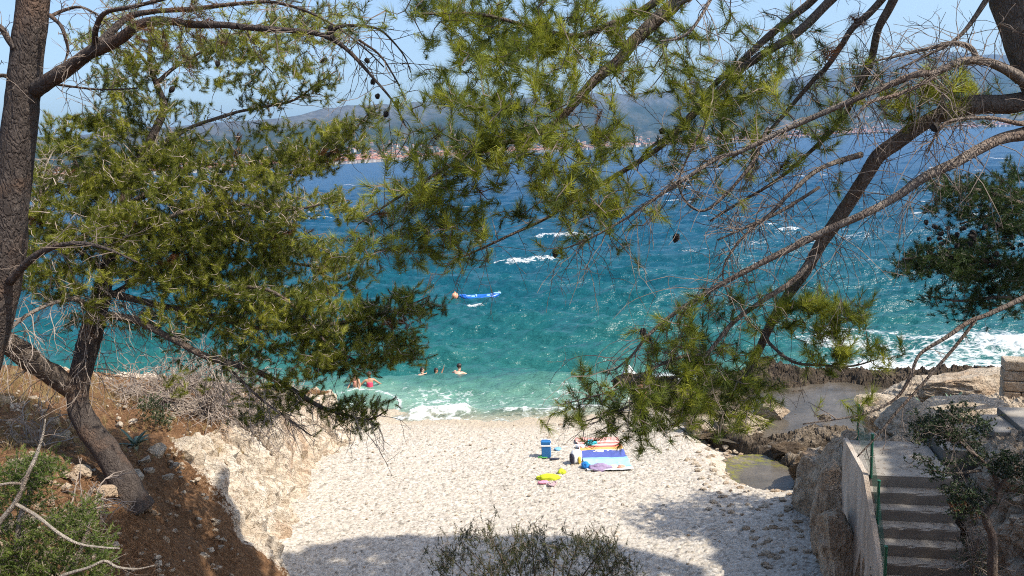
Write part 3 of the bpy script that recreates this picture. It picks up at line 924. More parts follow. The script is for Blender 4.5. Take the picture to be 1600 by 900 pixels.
# ------------------------------------------------------------------ haze
b = MB()
box(b, (0, 6500, 450), (26000, 30000, 912))
hz_ = NT('haze_air')
hz_.t.nodes.remove(hz_.bsdf)
pv = hz_.n('VolumePrincipled', {'Color': (0.27, 0.56, 0.95, 1), 'Density': 0.000072, 'Anisotropy': 0.25})
hz_.link(pv.outputs[0], hz_.out.inputs['Volume'])
haze = b.build('haze', hz_.m)
tag(haze, kind='stuff')
#@@TREES@@
# ------------------------------------------------------------------ trees
def hit(px, py, fn, lo=4.0, hi=40.0):
    d = ray(px, py); d = d / d[1]
    ys_ = np.linspace(lo, hi, 1500)
    q = CAM[None] + d[None] * ys_[:, None]
    g = fn(q[:, 0], q[:, 1])
    k = np.argmax(q[:, 2] <= g)
    return np.array([q[k, 0], q[k, 1], g[k]])


def unit(v): return v / (np.linalg.norm(v, axis=-1, keepdims=True) + 1e-9)


def needles(b, P, D, rs, n=70, L=0.085, w=0.0032, shoot=0.10, tint=None, spread=(22, 78), tipdrop=0.0):
    """brushes of single needles round the last bit of every shoot"""
    P = np.asarray(P, float); D = unit(np.asarray(D, float))
    m = len(P)
    if m == 0: return
    tint = np.full(m, 0.5) if tint is None else np.asarray(tint)
    ref = np.where(np.abs(D[:, 2:3]) > 0.9, np.array([[1.0, 0, 0]]), np.array([[0, 0, 1.0]]))
    N = unit(np.cross(D, ref)); B = np.cross(D, N)
    q = rs.random((m, n)); ph = rs.random((m, n)) * 2 * math.pi
    ang = np.radians(spread[0] + (spread[1] - spread[0]) * (1 - q) ** 0.8 * rs.uniform(0.55, 1.0, (m, n)))
    side = np.cos(ph)[..., None] * N[:, None] + np.sin(ph)[..., None] * B[:, None]
    dirn = np.cos(ang)[..., None] * D[:, None] + np.sin(ang)[..., None] * side
    dirn[..., 2] -= tipdrop
    base = P[:, None] - D[:, None] * (shoot * (1 - q))[..., None]
    ln = L * rs.uniform(0.65, 1.1, (m, n)) * np.where(rs.random((m, 1)) < 0.3, rs.uniform(0.5, 0.8, (m, 1)), rs.uniform(0.85, 1.2, (m, 1)))
    ln = ln * (rs.random((m, n)) < rs.uniform(0.55, 1.1, (m, 1)))
    tip = base + dirn * ln[..., None]
    wv = unit(np.cross(dirn, rs.normal(size=(m, n, 3)))) * (w * 0.5)
    V = np.stack([base - wv, base + wv, tip], 2).reshape(-1, 3)
    F = np.arange(m * n * 3).reshape(-1, 3)
    tt = np.clip(tint[:, None] + rs.normal(0, 0.07, (m, n)), 0.08, 1)
    tt = np.where(tint[:, None] < 0.04, 0.0, tt)
    b.add(V, F, np.repeat(tt.ravel(), 3))


class Tree:
    def __init__(s, name, base, label, bark, twigmat, needlemat, seed, group=None, cat='tree'):
        s.root = empty(name, base, label, cat, group)
        s.bark, s.tm, s.nm = bark, twigmat, needlemat
        s.rs = np.random.default_rng(seed)
        s.br = []              # dict(obj, pts, rad, tw, nd, tufts)
        s.seed = seed

    def limb(s, pts, name='branch', W=None, mat=None, sides=8, rough=0.16, world=False, taper=None, wob=0.0):
        """pts: (px, py, Y, width_px); the survey gives a place for each"""
        if world:
            P = np.array([p[:3] for p in pts], float); r = np.array([p[3] for p in pts], float)
        else:
            P = np.array([at(p[0], p[1], p[2]) for p in pts])
            dist = np.array([np.dot(q - CAM, _F) for q in P])
            r = np.array([p[3] for p in pts]) * 0.5 * dist / FPX
        k = 7
        Q = catmull(P, k)
        rr = np.interp(np.arange(len(Q)), np.arange(len(P)) * k, r)
        if wob:
            Q = Q + wob * np.stack([vnoise(Q[:, 0] * 2.5, Q[:, 1] * 2.5, Q[:, 2] * 2.5 + j * 9.1, s.seed) for j in range(3)], -1)
        b = MB()
        tube(b, Q, rr, sides, rough, seed=s.seed)
        o = b.build(name, mat or s.bark, s.root, smooth=True)
        s.br.append(dict(o=o, P=Q, r=rr, tw=MB(), nd=MB(), T=[], D=[], tint=[], cones=[]))
        return len(s.br) - 1

    def nodes(s, only=None):
        P, own = [], []
        for i, q in enumerate(s.br):
            if only is not None and i not in only: continue
            P.append(q['P']); own.append(np.full(len(q['P']), i))
        return np.concatenate(P), np.concatenate(own)

    def grow(s, tips, tint, only=None, r0=0.0026, r1=0.008, sag=0.10, step=0.16, lead=None):
        """join every shoot tip to the nearest wood, growing outwards"""
        tips = np.asarray(tips, float)
        NP, NO = s.nodes(only)
        cap = len(NP) + len(tips) * 9
        A = np.zeros((cap, 3)); O = np.zeros(cap, int); A[:len(NP)] = NP; O[:len(NP)] = NO
        cnt = len(NP)
        d0 = np.array([np.min(np.sum((NP - q) ** 2, 1)) for q in tips])
        for k in np.argsort(d0):
            q = tips[k]
            dd = np.sum((A[:cnt] - q) ** 2, 1)
            j = int(np.argmin(dd)); dist = math.sqrt(dd[j])
            a = A[j]; own = O[j]
            if dist < 0.02:
                d = s.rs.normal(size=3); s.br[own]['T'].append(q); s.br[own]['D'].append(unit(d)); s.br[own]['tint'].append(tint[k]); continue
            n = max(3, min(7, int(dist / step) + 2))
            tt = np.linspace(0, 1, n)[:, None]
            perp = s.rs.normal(size=3) * dist * 0.13
            pth = a + (q - a) * tt + np.sin(tt * math.pi) * (perp + np.array([0, 0, -sag * dist]))
            pth[1:-1] += s.rs.normal(0, 0.012 + 0.02 * dist, (n - 2, 3))
            rad = r0 + (min(r1, r0 + 0.001 + 0.007 * dist) - r0) * (1 - np.linspace(0, 1, n))
            tube(s.br[own]['tw'], pth, rad, 4 if dist > 0.5 else 3, cap=False, tint=s.rs.random())
            A[cnt:cnt + n - 1] = pth[1:]; O[cnt:cnt + n - 1] = own; cnt += n - 1
            d = pth[-1] - pth[-2]
            if lead is not None: d = unit(d) + lead
            s.br[own]['T'].append(q); s.br[own]['D'].append(unit(d)); s.br[own]['tint'].append(tint[k])

    def bare(s, i, n, L=(0.2, 0.6), droop=0.6, r=0.0028, span=(0.1, 1.0), sub=3, out=None):
        """leafless wiry twigs hanging from limb i"""
        q = s.br[i]; P = q['P']
        for _ in range(n):
            k = int(s.rs.uniform(*span) * (len(P) - 1))
            a = P[k]
            T = unit(P[min(k + 1, len(P) - 1)] - P[max(k - 1, 0)])
            d = unit(s.rs.normal(size=3) + 0.5 * T + (np.zeros(3) if out is None else np.asarray(out)))
            ln = s.rs.uniform(*L)
            s._wire(q['tw'], a, d, ln, r, droop, sub)

    def _wire(s, b, a, d, ln, r, droop, sub):
        n = max(4, int(ln / 0.07))
        pts = [a]; h = ln / n
        for _ in range(n):
            d = unit(d + s.rs.normal(0, 0.20, 3) + np.array([0, 0, -droop * h * 2.2]))
            pts.append(pts[-1] + d * h)
        pts = np.array(pts)
        tube(b, pts, np.linspace(r * 1.5, r * 0.7, n + 1), 3, cap=False, tint=s.rs.random())
        if sub > 0:
            for _ in range(s.rs.integers(1, sub + 1)):
                k = s.rs.integers(1, n)
                d2 = unit(pts[k + 1] - pts[k]) * 0.8 + s.rs.normal(0, 0.6, 3)
                s._wire(b, pts[k], unit(d2), ln * s.rs.uniform(0.25, 0.55), r * 0.65, droop, sub - 2)

    def cone(s, i, p, size=0.035):
        b = MB()
        prof = []
        for k in range(13):
            u = k / 12
            rr = size * math.sin(math.pi * (0.12 + 0.86 * u)) ** 0.8 * (1.0 if k % 2 else 0.78)
            prof.append((rr, (u - 0.5) * size * 2.5))
        ax = unit(s.rs.normal(size=3) + np.array([0, 0, -1.2]))
        lathe(b, prof, p, 10, ax)
        # scales catch the light as a knobbly surface
        V = b.v[0]; c = np.asarray(p)
        ang = np.arange(len(V)) % 10
        b.v[0] = c + (V - c) * (1 + 0.12 * ((ang % 2) * 2 - 1))[:, None]
        s.br[i]['cones'].append(b)

    def done(s, n=70, L=0.085, w=0.0032, shoot=0.10, spread=(22, 78), tipdrop=0.0, nm=None):
        for q in s.br:
            if q['tw'].n: q['tw'].build('twigs', s.tm, q['o'])['kind'] = 'stuff'
            if q['T']:
                needles(q['nd'], q['T'], q['D'], s.rs, n, L, w, shoot, q['tint'], spread, tipdrop)
                q['nd'].build('needles', nm or s.nm, q['o'])['kind'] = 'stuff'
            for c in q['cones']: c.build('pine_cone', M['cone'], q['o'])
        return s.root


def clumps(ells, rs, per=9, rad=0.17, flat=0.6, tint=(0.5, 0.2), dead=0.0):
    """ells: (px, py, rx, ry, Y, dY, count) -> shoot tips in loose clumps"""
    tips, tn = [], []
    for (px, py, rx, ry, Y, dY, cnt) in ells:
        nc = max(1, int(round(cnt / per)))
        for _ in range(nc):
            while True:
                u, v = rs.uniform(-1, 1, 2)
                if u * u + v * v < 1: break
            c = at(px + u * rx, py + v * ry, Y + rs.uniform(-dY, dY))
            ct = np.clip(rs.normal(*tint), 0.1, 0.98)
            isd = rs.random() < dead
            k = max(1, int(rs.normal(per, per * 0.35)))
            o = rs.normal(0, rad, (k, 3)); o[:, 2] *= flat
            for q in o:
                tips.append(c + q)
                tn.append(0.0 if isd and rs.random() < 0.7 else np.clip(ct + rs.normal(0, 0.1), 0.1, 1))
    return np.array(tips), np.array(tn)


# ---- the tall pine at the left edge: straight grey trunk, one long arm
TA = Tree('pine_tree', at(-100, 830, 6.5), 'tall pine with a thick straight trunk and one long bare arm, at the left edge', M['bark_big'], M['twig'], M['needle_left'], 21, 'pines around the cove')
trunkA = TA.limb([(75, -420, 6.6, 40), (66, -200, 6.55, 46), (52, 0, 6.5, 45), (42, 85, 6.5, 46), (33, 170, 6.5, 47), (19, 300, 6.5, 49), (6, 420, 6.5, 55), (-24, 540, 6.5, 58), (-62, 680, 6.5, 64), (-100, 830, 6.5, 80)], 'trunk', sides=18, rough=0.10)
a1 = TA.limb([(50, 143, 6.5, 26), (75, 127, 6.4, 23), (110, 105, 6.3, 20), (140, 83, 6.2, 18), (185, 62, 6.1, 17), (215, 40, 6.05, 14), (250, 32, 6.0, 14), (300, 38, 5.9, 12), (350, 39, 5.85, 11), (400, 44, 5.8, 10), (470, 49, 5.75, 8), (512, 58, 5.7, 7.5), (545, 80, 5.65, 6), (580, 118, 5.6, 4.5), (615, 160, 5.55, 3), (635, 200, 5.5, 2)])
a2 = TA.limb([(150, 76, 6.15, 13), (172, 52, 6.2, 11), (200, 27, 6.3, 9), (240, 18, 6.3, 8), (300, 14, 6.3, 7), (380, 5, 6.2, 6), (430, 4, 6.2, 5), (480, 18, 6.1, 4), (530, 45, 6.0, 3), (575, 80, 6, 2.5), (600, 105, 6, 2)])
a3 = TA.limb([(148, 78, 6.2, 9), (150, 45, 6.0, 8), (165, 20, 5.9, 7), (210, 10, 5.8, 6), (270, -5, 5.8, 5)])
a4 = TA.limb([(512, 54, 5.7, 6), (530, 42, 5.7, 5), (560, 40, 5.7, 4.5), (592, 46, 5.7, 3.5), (615, 66, 5.7, 3), (633, 90, 5.7, 2.2), (642, 114, 5.7, 1.5)])
a5 = TA.limb([(24, 76, 6.4, 11), (12, 60, 6.4, 9), (2, 43, 6.4, 7), (-20, 30, 6.4, 6)])
a6 = TA.limb([(78, 24, 6.4, 7), (95, 40, 6.3, 6), (103, 62, 6.3, 5), (106, 80, 6.3, 4), (100, 100, 6.3, 2)])
a7 = TA.limb([(78, 26, 6.5, 5), (100, 16, 6.6, 5), (125, 11, 6.6, 4), (150, 22, 6.7, 3), (170, 40, 6.7, 2)])
a8 = TA.limb([(22, 125, 6.5, 8), (5, 118, 6.4, 6), (-20, 122, 6.4, 5)])
a9 = TA.limb([(560, 62, 5.65, 4), (595, 88, 5.6, 3.2), (625, 135, 5.6, 2.4)])
a10 = TA.limb([(66, 128, 6.5, 5), (110, 135, 6.5, 4), (160, 140, 6.5, 3), (215, 138, 6.5, 2)])
a11 = TA.limb([(15, 440, 6.4, 13), (45, 408, 6.3, 11), (78, 388, 6.2, 9), (120, 380, 6.1, 7), (165, 388, 6.0, 5), (215, 410, 6.0, 3)])
for i, n in ((a1, 46), (a2, 30), (a3, 12), (a4, 14), (a5, 8), (a6, 8), (a7, 10), (a8, 8), (a9, 8), (a10, 8), (a11, 20)):
    TA.bare(i, n, (0.15, 0.5), 0.5, 0.0026, (0.12, 1.0), 3)
tp, tn = clumps([(270, 38, 50, 22, 6.0, 0.25, 40), (330, 70, 50, 30, 6.1, 0.25, 26), (290, 90, 30, 30, 6.1, 0.25, 22)], TA.rs, 7, 0.10, 0.7, (0.45, 0.15), 0.6)
TA.grow(tp, tn, [a1, a2])
tp, tn = clumps([(360, 5, 100, 26, 6.4, 0.4, 70), (520, 15, 40, 30, 6.3, 0.4, 40), (205, 15, 60, 25, 6.5, 0.3, 36), (505, 60, 30, 30, 6.2, 0.3, 24), (430, 60, 50, 25, 6.3, 0.3, 22)], TA.rs, 7, 0.12, 0.7, (0.6, 0.2))
TA.grow(tp, tn, [a1, a2, a3])
for (px, py) in ((583, 127), (574, 95), (603, 179), (619, 162), (520, 60), (516, 44), (340, 100), (374, 42), (590, 150)):
    TA.cone(a1, at(px, py, 5.58), 0.019)
TA.done(60, 0.075, 0.0030)

# ---- the leaning pine with the bent trunk on the left slope
TB = Tree('pine_tree', hit(200, 782, land_h), 'leaning pine with a bent scaly trunk on the brown slope, wide low crown', M['bark_big'], M['twig_pale'], M['needle_left'], 33, 'pines around the cove')
YB = float(hit(200, 782, land_h)[1])
trB = TB.limb([(207, 796, YB, 66), (198, 770, YB, 48), (186, 738, YB * 0.85 + 1.53, 41), (166, 704, YB * 0.65 + 3.6, 38), (140, 670, YB * 0.45 + 5.66, 35), (123, 636, YB * 0.25 + 7.72, 32), (123, 605, YB * 0.1 + 9.3, 31), (130, 565, 10.4, 32), (143, 520, 10.5, 32), (157, 470, 10.55, 28), (166, 425, 10.6, 22), (175, 385, 10.65, 19), (188, 335, 10.7, 17), (210, 270, 10.8, 15), (242, 205, 10.9, 12), (256, 168, 10.9, 11), (246, 135, 10.95, 9), (236, 108, 11, 8), (234, 80, 11, 6), (240, 40, 11, 3)], 'trunk', sides=18, rough=0.12)
bl = [
 [(118, 612, 10.3, 34), (85, 588, 10.1, 33), (45, 560, 9.8, 34), (5, 533, 9.5, 35), (-60, 495, 9.2, 36), (-150, 450, 9.0, 30)],
 [(152, 490, 10.5, 13), (178, 494, 10.3, 12), (230, 506, 10.1, 11), (290, 540, 10.0, 10), (330, 560, 10.0, 10), (390, 575, 10.1, 9), (440, 600, 10.2, 8), (490, 630, 10.2, 7), (530, 645, 10.2, 5), (575, 655, 10.2, 3), (605, 640, 10.2, 2)],
 [(160, 455, 10.55, 12), (230, 472, 10.5, 10), (300, 486, 10.4, 9), (400, 510, 10.3, 7), (500, 508, 10.2, 6), (590, 490, 10.1, 5), (640, 475, 10.1, 3), (672, 462, 10.1, 2)],
 [(175, 390, 10.6, 10), (250, 345, 10.3, 8), (350, 320, 10.1, 6), (450, 328, 10.0, 4), (545, 312, 10.0, 2)],
 [(192, 325, 10.7, 10), (270, 285, 10.8, 8), (345, 286, 10.8, 7), (425, 278, 10.8, 6), (500, 250, 10.8, 4.5), (550, 212, 10.8, 3.5), (582, 172, 10.8, 2)],
 [(215, 260, 10.8, 8), (290, 205, 10.9, 6), (370, 175, 11, 5), (450, 160, 11, 4), (525, 110, 11, 2)],
 [(166, 425, 10.6, 9), (110, 380, 10.2, 7), (70, 330, 10, 5), (60, 260, 9.9, 3)],
 [(186, 345, 10.7, 9), (140, 290, 10.9, 7), (110, 230, 11, 5), (120, 180, 11, 3)],
 [(157, 470, 10.6, 9), (250, 420, 11.2, 8), (350, 405, 11.4, 7), (450, 410, 11.4, 5), (530, 420, 11.4, 3)],
 [(148, 505, 10.5, 8), (120, 470, 9.9, 7), (70, 480, 9.5, 6), (20, 515, 9.2, 6), (-30, 570, 9.1, 5)],
 [(238, 110, 11, 6), (210, 75, 10.9, 5), (180, 50, 10.8, 3)],
 [(240, 130, 10.95, 6), (290, 95, 11, 5), (350, 60, 11, 4), (430, 30, 11, 2)],
 [(290, 485, 10.4, 7), (370, 450, 10.0, 6), (450, 470, 9.9, 5), (520, 545, 9.9, 4), (580, 575, 9.9, 2.5)],
 [(345, 563, 10.0, 5), (385, 600, 9.9, 4), (430, 640, 9.9, 3), (485, 680, 9.9, 2)],
]
B = [TB.limb(q, mat=M['bark'] if i != 9 else M['bark_pale'], sides=8, wob=0.03) for i, q in enumerate(bl)]
E = [
 (130, 250, 75, 60, 10.8, 0.7, 330), (120, 330, 80, 60, 10.2, 0.7, 360), (110, 400, 80, 50, 9.9, 0.6, 200), (200, 300, 80, 60, 10.9, 0.8, 380), (290, 320, 90, 60, 10.4, 0.8, 460), (250, 390, 90, 50, 10.6, 0.9, 600),
 (380, 330, 90, 50, 10.4, 0.7, 360), (350, 400, 90, 50, 10.9, 0.9, 420), (450, 350, 70, 45, 10.6, 0.7, 230), (520, 330, 42, 32, 10.3, 0.5, 95), (460, 420, 80, 45, 11.0, 0.8, 330), (540, 420, 45, 35, 11.2, 0.5, 120),
 (330, 470, 90, 45, 10.4, 0.7, 330), (430, 490, 90, 38, 10.3, 0.6, 360), (530, 500, 80, 36, 10.2, 0.5, 330), (610, 500, 50, 40, 10.1, 0.4, 200), (645, 475, 32, 24, 10.1, 0.3, 70), (560, 555, 70, 26, 9.95, 0.4, 190), (620, 545, 35, 22, 10, 0.4, 80), (470, 550, 60, 30, 10.0, 0.5, 130), (400, 545, 60, 25, 10.1, 0.5, 90),
 (500, 245, 42, 22, 10.8, 0.35, 130), (545, 210, 32, 24, 10.8, 0.3, 110), (575, 178, 15, 20, 10.8, 0.2, 36), (440, 265, 50, 25, 10.8, 0.4, 110), (370, 260, 60, 30, 10.8, 0.5, 160), (430, 220, 60, 28, 10.9, 0.5, 110),
 (300, 240, 60, 30, 10.8, 0.6, 170), (240, 230, 50, 30, 11, 0.5, 150), (160, 200, 45, 26, 11, 0.5, 110), (90, 210, 35, 35, 10.8, 0.5, 90),
 (205, 110, 45, 35, 11, 0.5, 130), (175, 60, 45, 30, 10.8, 0.5, 90), (255, 75, 45, 35, 11, 0.5, 120), (220, 165, 50, 25, 11, 0.4, 90), (290, 150, 35, 30, 11, 0.4, 50), (340, 90, 60, 45, 11, 0.6, 130), (420, 60, 60, 40, 11, 0.6, 120), (480, 30, 45, 25, 11.1, 0.5, 70), (400, 140, 55, 30, 11, 0.5, 80), (480, 120, 45, 26, 11, 0.5, 75), (520, 60, 25, 30, 11, 0.4, 40), (500, 150, 30, 16, 11, 0.3, 26),
 (560, 640, 45, 14, 10.2, 0.25, 60), (530, 622, 40, 12, 10.2, 0.25, 34), (590, 625, 18, 12, 10.2, 0.2, 16), (575, 660, 18, 10, 10.2, 0.2, 14), (430, 640, 40, 16, 10.1, 0.3, 26), (400, 600, 40, 20, 10.1, 0.3, 34),
 (100, 440, 50, 30, 9.9, 0.5, 70), (60, 430, 40, 30, 9.8, 0.4, 60), (120, 490, 40, 24, 10.0, 0.4, 36), (330, 530, 70, 24, 10.4, 0.5, 90), (250, 500, 50, 26, 10.6, 0.5, 80), (300, 590, 60, 24, 10.2, 0.4, 36), (440, 605, 60, 20, 10.2, 0.4, 50), (390, 640, 50, 20, 10.1, 0.3, 26), (500, 590, 50, 16, 10, 0.4, 50), (60, 300, 50, 50, 9.9, 0.5, 110), (40, 380, 40, 40, 9.8, 0.4, 60), (300, 430, 70, 30, 10.2, 0.5, 140),
]
E = [(*q[:6], q[6] * 1.35) for q in E]
tp, tn = clumps(E, TB.rs, 11, 0.13, 0.55, (0.55, 0.2), 0.02)
TB.grow(tp, tn, lead=np.array([0.25, 0.0, 0.55]), r0=0.003, r1=0.010)
for i, n, L in ((1, 90, (0.3, 1.0)), (2, 40, (0.2, 0.7)), (0, 50, (0.3, 0.9)), (9, 60, (0.3, 0.9)), (13, 40, (0.2, 0.8)), (3, 40, (0.2, 0.6)), (4, 40, (0.2, 0.6)), (5, 40, (0.2, 0.6)), (6, 40, (0.3, 0.8)), (8, 40, (0.2, 0.6)), (11, 20, (0.2, 0.5))):
    TB.bare(B[i], n, L, 0.55, 0.0042, (0.05, 0.95), 3)
TB.bare(trB, 90, (0.4, 1.2), 0.6, 0.005, (0.35, 0.75), 4)
for (px, py, i) in ((268, 140, 11), (312, 250, 4), (505, 95, 5)):
    TB.cone(B[i], at(px, py, 10.9), 0.04)
TB.done(108, 0.085, 0.0044, shoot=0.13, spread=(14, 70))

# ---- the pine at the right whose limbs cross the view
TC = Tree('pine_tree', (6.2, 4.6, 4.9), 'pine at the right edge with long limbs and bright needle tufts hanging across the view', M['bark'], M['twig'], M['needle'], 55, 'pines around the cove')
trC = TC.limb([(1500, -420, 5.2, 70), (1560, -160, 5.1, 84), (1604, 10, 5.0, 88), (1640, 110, 4.9, 90), (1675, 220, 4.85, 92), (1700, 420, 4.8, 98), (1760, 640, 4.7, 104), (1830, 860, 4.6, 118)], 'trunk', sides=20, rough=0.10)
cl = [
 ([(1625, 150, 4.95, 34), (1600, 158, 4.95, 32), (1570, 163, 4.95, 29), (1520, 164, 5.0, 27), (1480, 175, 5.05, 25), (1440, 196, 5.1, 24), (1400, 224, 5.15, 24), (1370, 246, 5.2, 22), (1348, 282, 5.25, 21), (1330, 312, 5.3, 20), (1308, 345, 5.35, 20), (1285, 378, 5.4, 18), (1262, 420, 5.45, 17), (1235, 458, 5.5, 16), (1208, 500, 5.55, 14), (1182, 555, 5.6, 11), (1155, 598, 5.65, 8), (1128, 632, 5.7, 5)], 'bark'),
 ([(1640, 196, 4.8, 24), (1600, 207, 4.75, 22), (1560, 218, 4.7, 18), (1500, 252, 4.65, 16), (1450, 275, 4.65, 15), (1400, 308, 4.7, 13), (1350, 334, 4.7, 12), (1300, 356, 4.75, 12), (1240, 386, 4.8, 11), (1180, 416, 4.85, 9), (1130, 442, 4.9, 8), (1080, 472, 4.95, 7), (1040, 500, 5.0, 6), (1008, 528, 5.0, 5), (985, 556, 5.05, 4), (960, 578, 5.1, 2.5)], 'bark_pale'),
 ([(1620, 140, 4.9, 20), (1590, 118, 4.85, 18), (1570, 106, 4.8, 15), (1540, 97, 4.75, 12), (1500, 97, 4.7, 12), (1460, 114, 4.7, 11), (1430, 117, 4.7, 11), (1380, 137, 4.75, 10), (1330, 158, 4.8, 9), (1280, 180, 4.85, 9), (1220, 207, 4.9, 8), (1160, 236, 4.95, 7), (1120, 248, 5.0, 6.5), (1070, 280, 5.0, 6), (1030, 306, 5.05, 5), (975, 345, 5.1, 4), (920, 375, 5.15, 3), (872, 392, 5.2, 2)], 'bark_pale'),
 ([(1528, 97, 4.75, 8), (1516, 78, 4.8, 7.5), (1490, 70, 4.8, 7), (1440, 79, 4.85, 6), (1405, 87, 4.9, 4.5), (1365, 96, 4.9, 3)], 'bark_pale'),
 ([(1470, 110, 4.7, 8), (1440, 131, 4.65, 7), (1400, 148, 4.65, 6), (1360, 160, 4.6, 5), (1335, 185, 4.6, 3)], 'bark_pale'),
 ([(1430, -80, 5.0, 18), (1396, 0, 5.1, 14), (1372, 45, 5.2, 12), (1362, 90, 5.3, 11), (1352, 118, 5.35, 12), (1340, 142, 5.4, 10), (1312, 188, 5.5, 8), (1262, 240, 5.6, 6), (1200, 290, 5.7, 5), (1110, 345, 5.8, 3)], 'bark'),
 ([(1420, -50, 5.2, 14), (1365, 14, 5.3, 11), (1332, 44, 5.35, 10), (1315, 70, 5.4, 9), (1292, 104, 5.45, 8), (1270, 126, 5.5, 8), (1240, 160, 5.55, 7), (1190, 215, 5.6, 5), (1120, 262, 5.7, 3)], 'bark'),
 ([(1360, -60, 5.4, 18), (1292, 8, 5.5, 15), (1240, 55, 5.55, 14), (1192, 86, 5.6, 13), (1160, 108, 5.65, 12), (1135, 132, 5.7, 11), (1085, 178, 5.75, 10), (1040, 222, 5.8, 9), (990, 258, 5.85, 8), (905, 308, 5.9, 7), (840, 348, 6.0, 5), (770, 382, 6.0, 4), (705, 408, 6.0, 2.5)], 'bark'),
 ([(1330, -60, 5.6, 16), (1272, 0, 5.7, 13), (1235, 28, 5.75, 12), (1192, 64, 5.8, 11), (1150, 105, 5.85, 10), (1120, 130, 5.9, 9), (1060, 200, 6.0, 6), (1010, 235, 6.0, 4)], 'bark'),
 ([(1110, -70, 4.9, 26), (1062, 0, 5.0, 22), (1030, 28, 5.0, 21), (990, 66, 5.0, 20), (968, 96, 5.0, 17), (930, 126, 5.0, 15), (900, 160, 5.0, 13), (868, 192, 5.0, 11), (820, 216, 5.0, 9), (780, 226, 5.0, 8), (735, 242, 5.0, 7), (680, 272, 5.0, 5), (620, 312, 5.0, 4), (560, 352, 5.0, 2)], 'bark'),
 ([(1075, -30, 5.1, 14), (1000, 18, 5.2, 11), (950, 40, 5.25, 10), (900, 56, 5.3, 8), (820, 40, 5.3, 6), (740, 22, 5.3, 5), (650, 20, 5.3, 3)], 'bark'),
 ([(1344, 242, 5.2, 10), (1300, 254, 5.1, 8), (1270, 268, 5.05, 7), (1230, 305, 5.0, 6), (1208, 330, 5.0, 5), (1160, 372, 5.0, 4), (1130, 420, 5.0, 3), (1140, 470, 5.0, 2)], 'bark_pale'),
 ([(1278, 398, 5.4, 9), (1240, 440, 5.3, 9), (1200, 466, 5.25, 8), (1150, 502, 5.2, 7), (1110, 548, 5.2, 6), (1075, 582, 5.2, 5), (1020, 602, 5.2, 4), (975, 640, 5.2, 3), (910, 660, 5.2, 2)], 'bark_pale'),
 ([(1190, 520, 5.55, 6), (1205, 540, 5.4, 5), (1240, 565, 5.3, 4.5), (1285, 570, 5.25, 4), (1330, 573, 5.2, 3), (1372, 562, 5.2, 2)], 'bark'),
 ([(1690, 430, 4.7, 14), (1640, 446, 4.6, 10), (1600, 464, 4.55, 9), (1545, 490, 4.5, 7), (1515, 502, 4.5, 7), (1480, 528, 4.45, 6), (1440, 556, 4.45, 5), (1425, 592, 4.4, 5), (1400, 625, 4.4, 4), (1345, 648, 4.4, 3), (1255, 660, 4.4, 2)], 'bark'),
 ([(1526, 498, 4.5, 5), (1490, 548, 4.5, 5), (1440, 606, 4.5, 4.5), (1400, 645, 4.5, 4), (1372, 678, 4.5, 3.5), (1340, 712, 4.5, 2)], 'bark'),
 ([(1200, 200, 5.0, 5), (1170, 265, 4.9, 5), (1100, 330, 4.9, 4), (1060, 290, 5, 3), (1090, 210, 5, 3)], 'bark'),
 ([(1100, 555, 5.2, 6), (1060, 560, 5.1, 5), (1010, 580, 5.0, 4), (960, 610, 5.0, 3), (890, 630, 5.0, 2)], 'bark'),
 ([(1640, 190, 4.8, 10), (1595, 192, 4.7, 8), (1550, 184, 4.65, 6), (1500, 186, 4.6, 5), (1470, 198, 4.6, 4), (1450, 240, 4.6, 2)], 'bark_pale'),
 ([(1056, 10, 4.9, 7), (1090, -5, 4.7, 6), (1120, -20, 4.7, 7), (1085, 40, 4.6, 5), (1060, 60, 4.6, 4), (1030, 65, 4.6, 2)], 'bark_pale'),
 ([(1280, 290, 5.0, 5), (1220, 330, 4.9, 5), (1180, 350, 4.9, 4), (1120, 375, 4.9, 3)], 'bark'),
 ([(1562, -30, 5.0, 10), (1500, 55, 5.0, 6), (1440, 90, 5.0, 4), (1400, 110, 5, 2)], 'bark'),
]
Cb = [TC.limb(q, mat=M[m], sides=10, rough=0.12, wob=0.012) for q, m in cl]
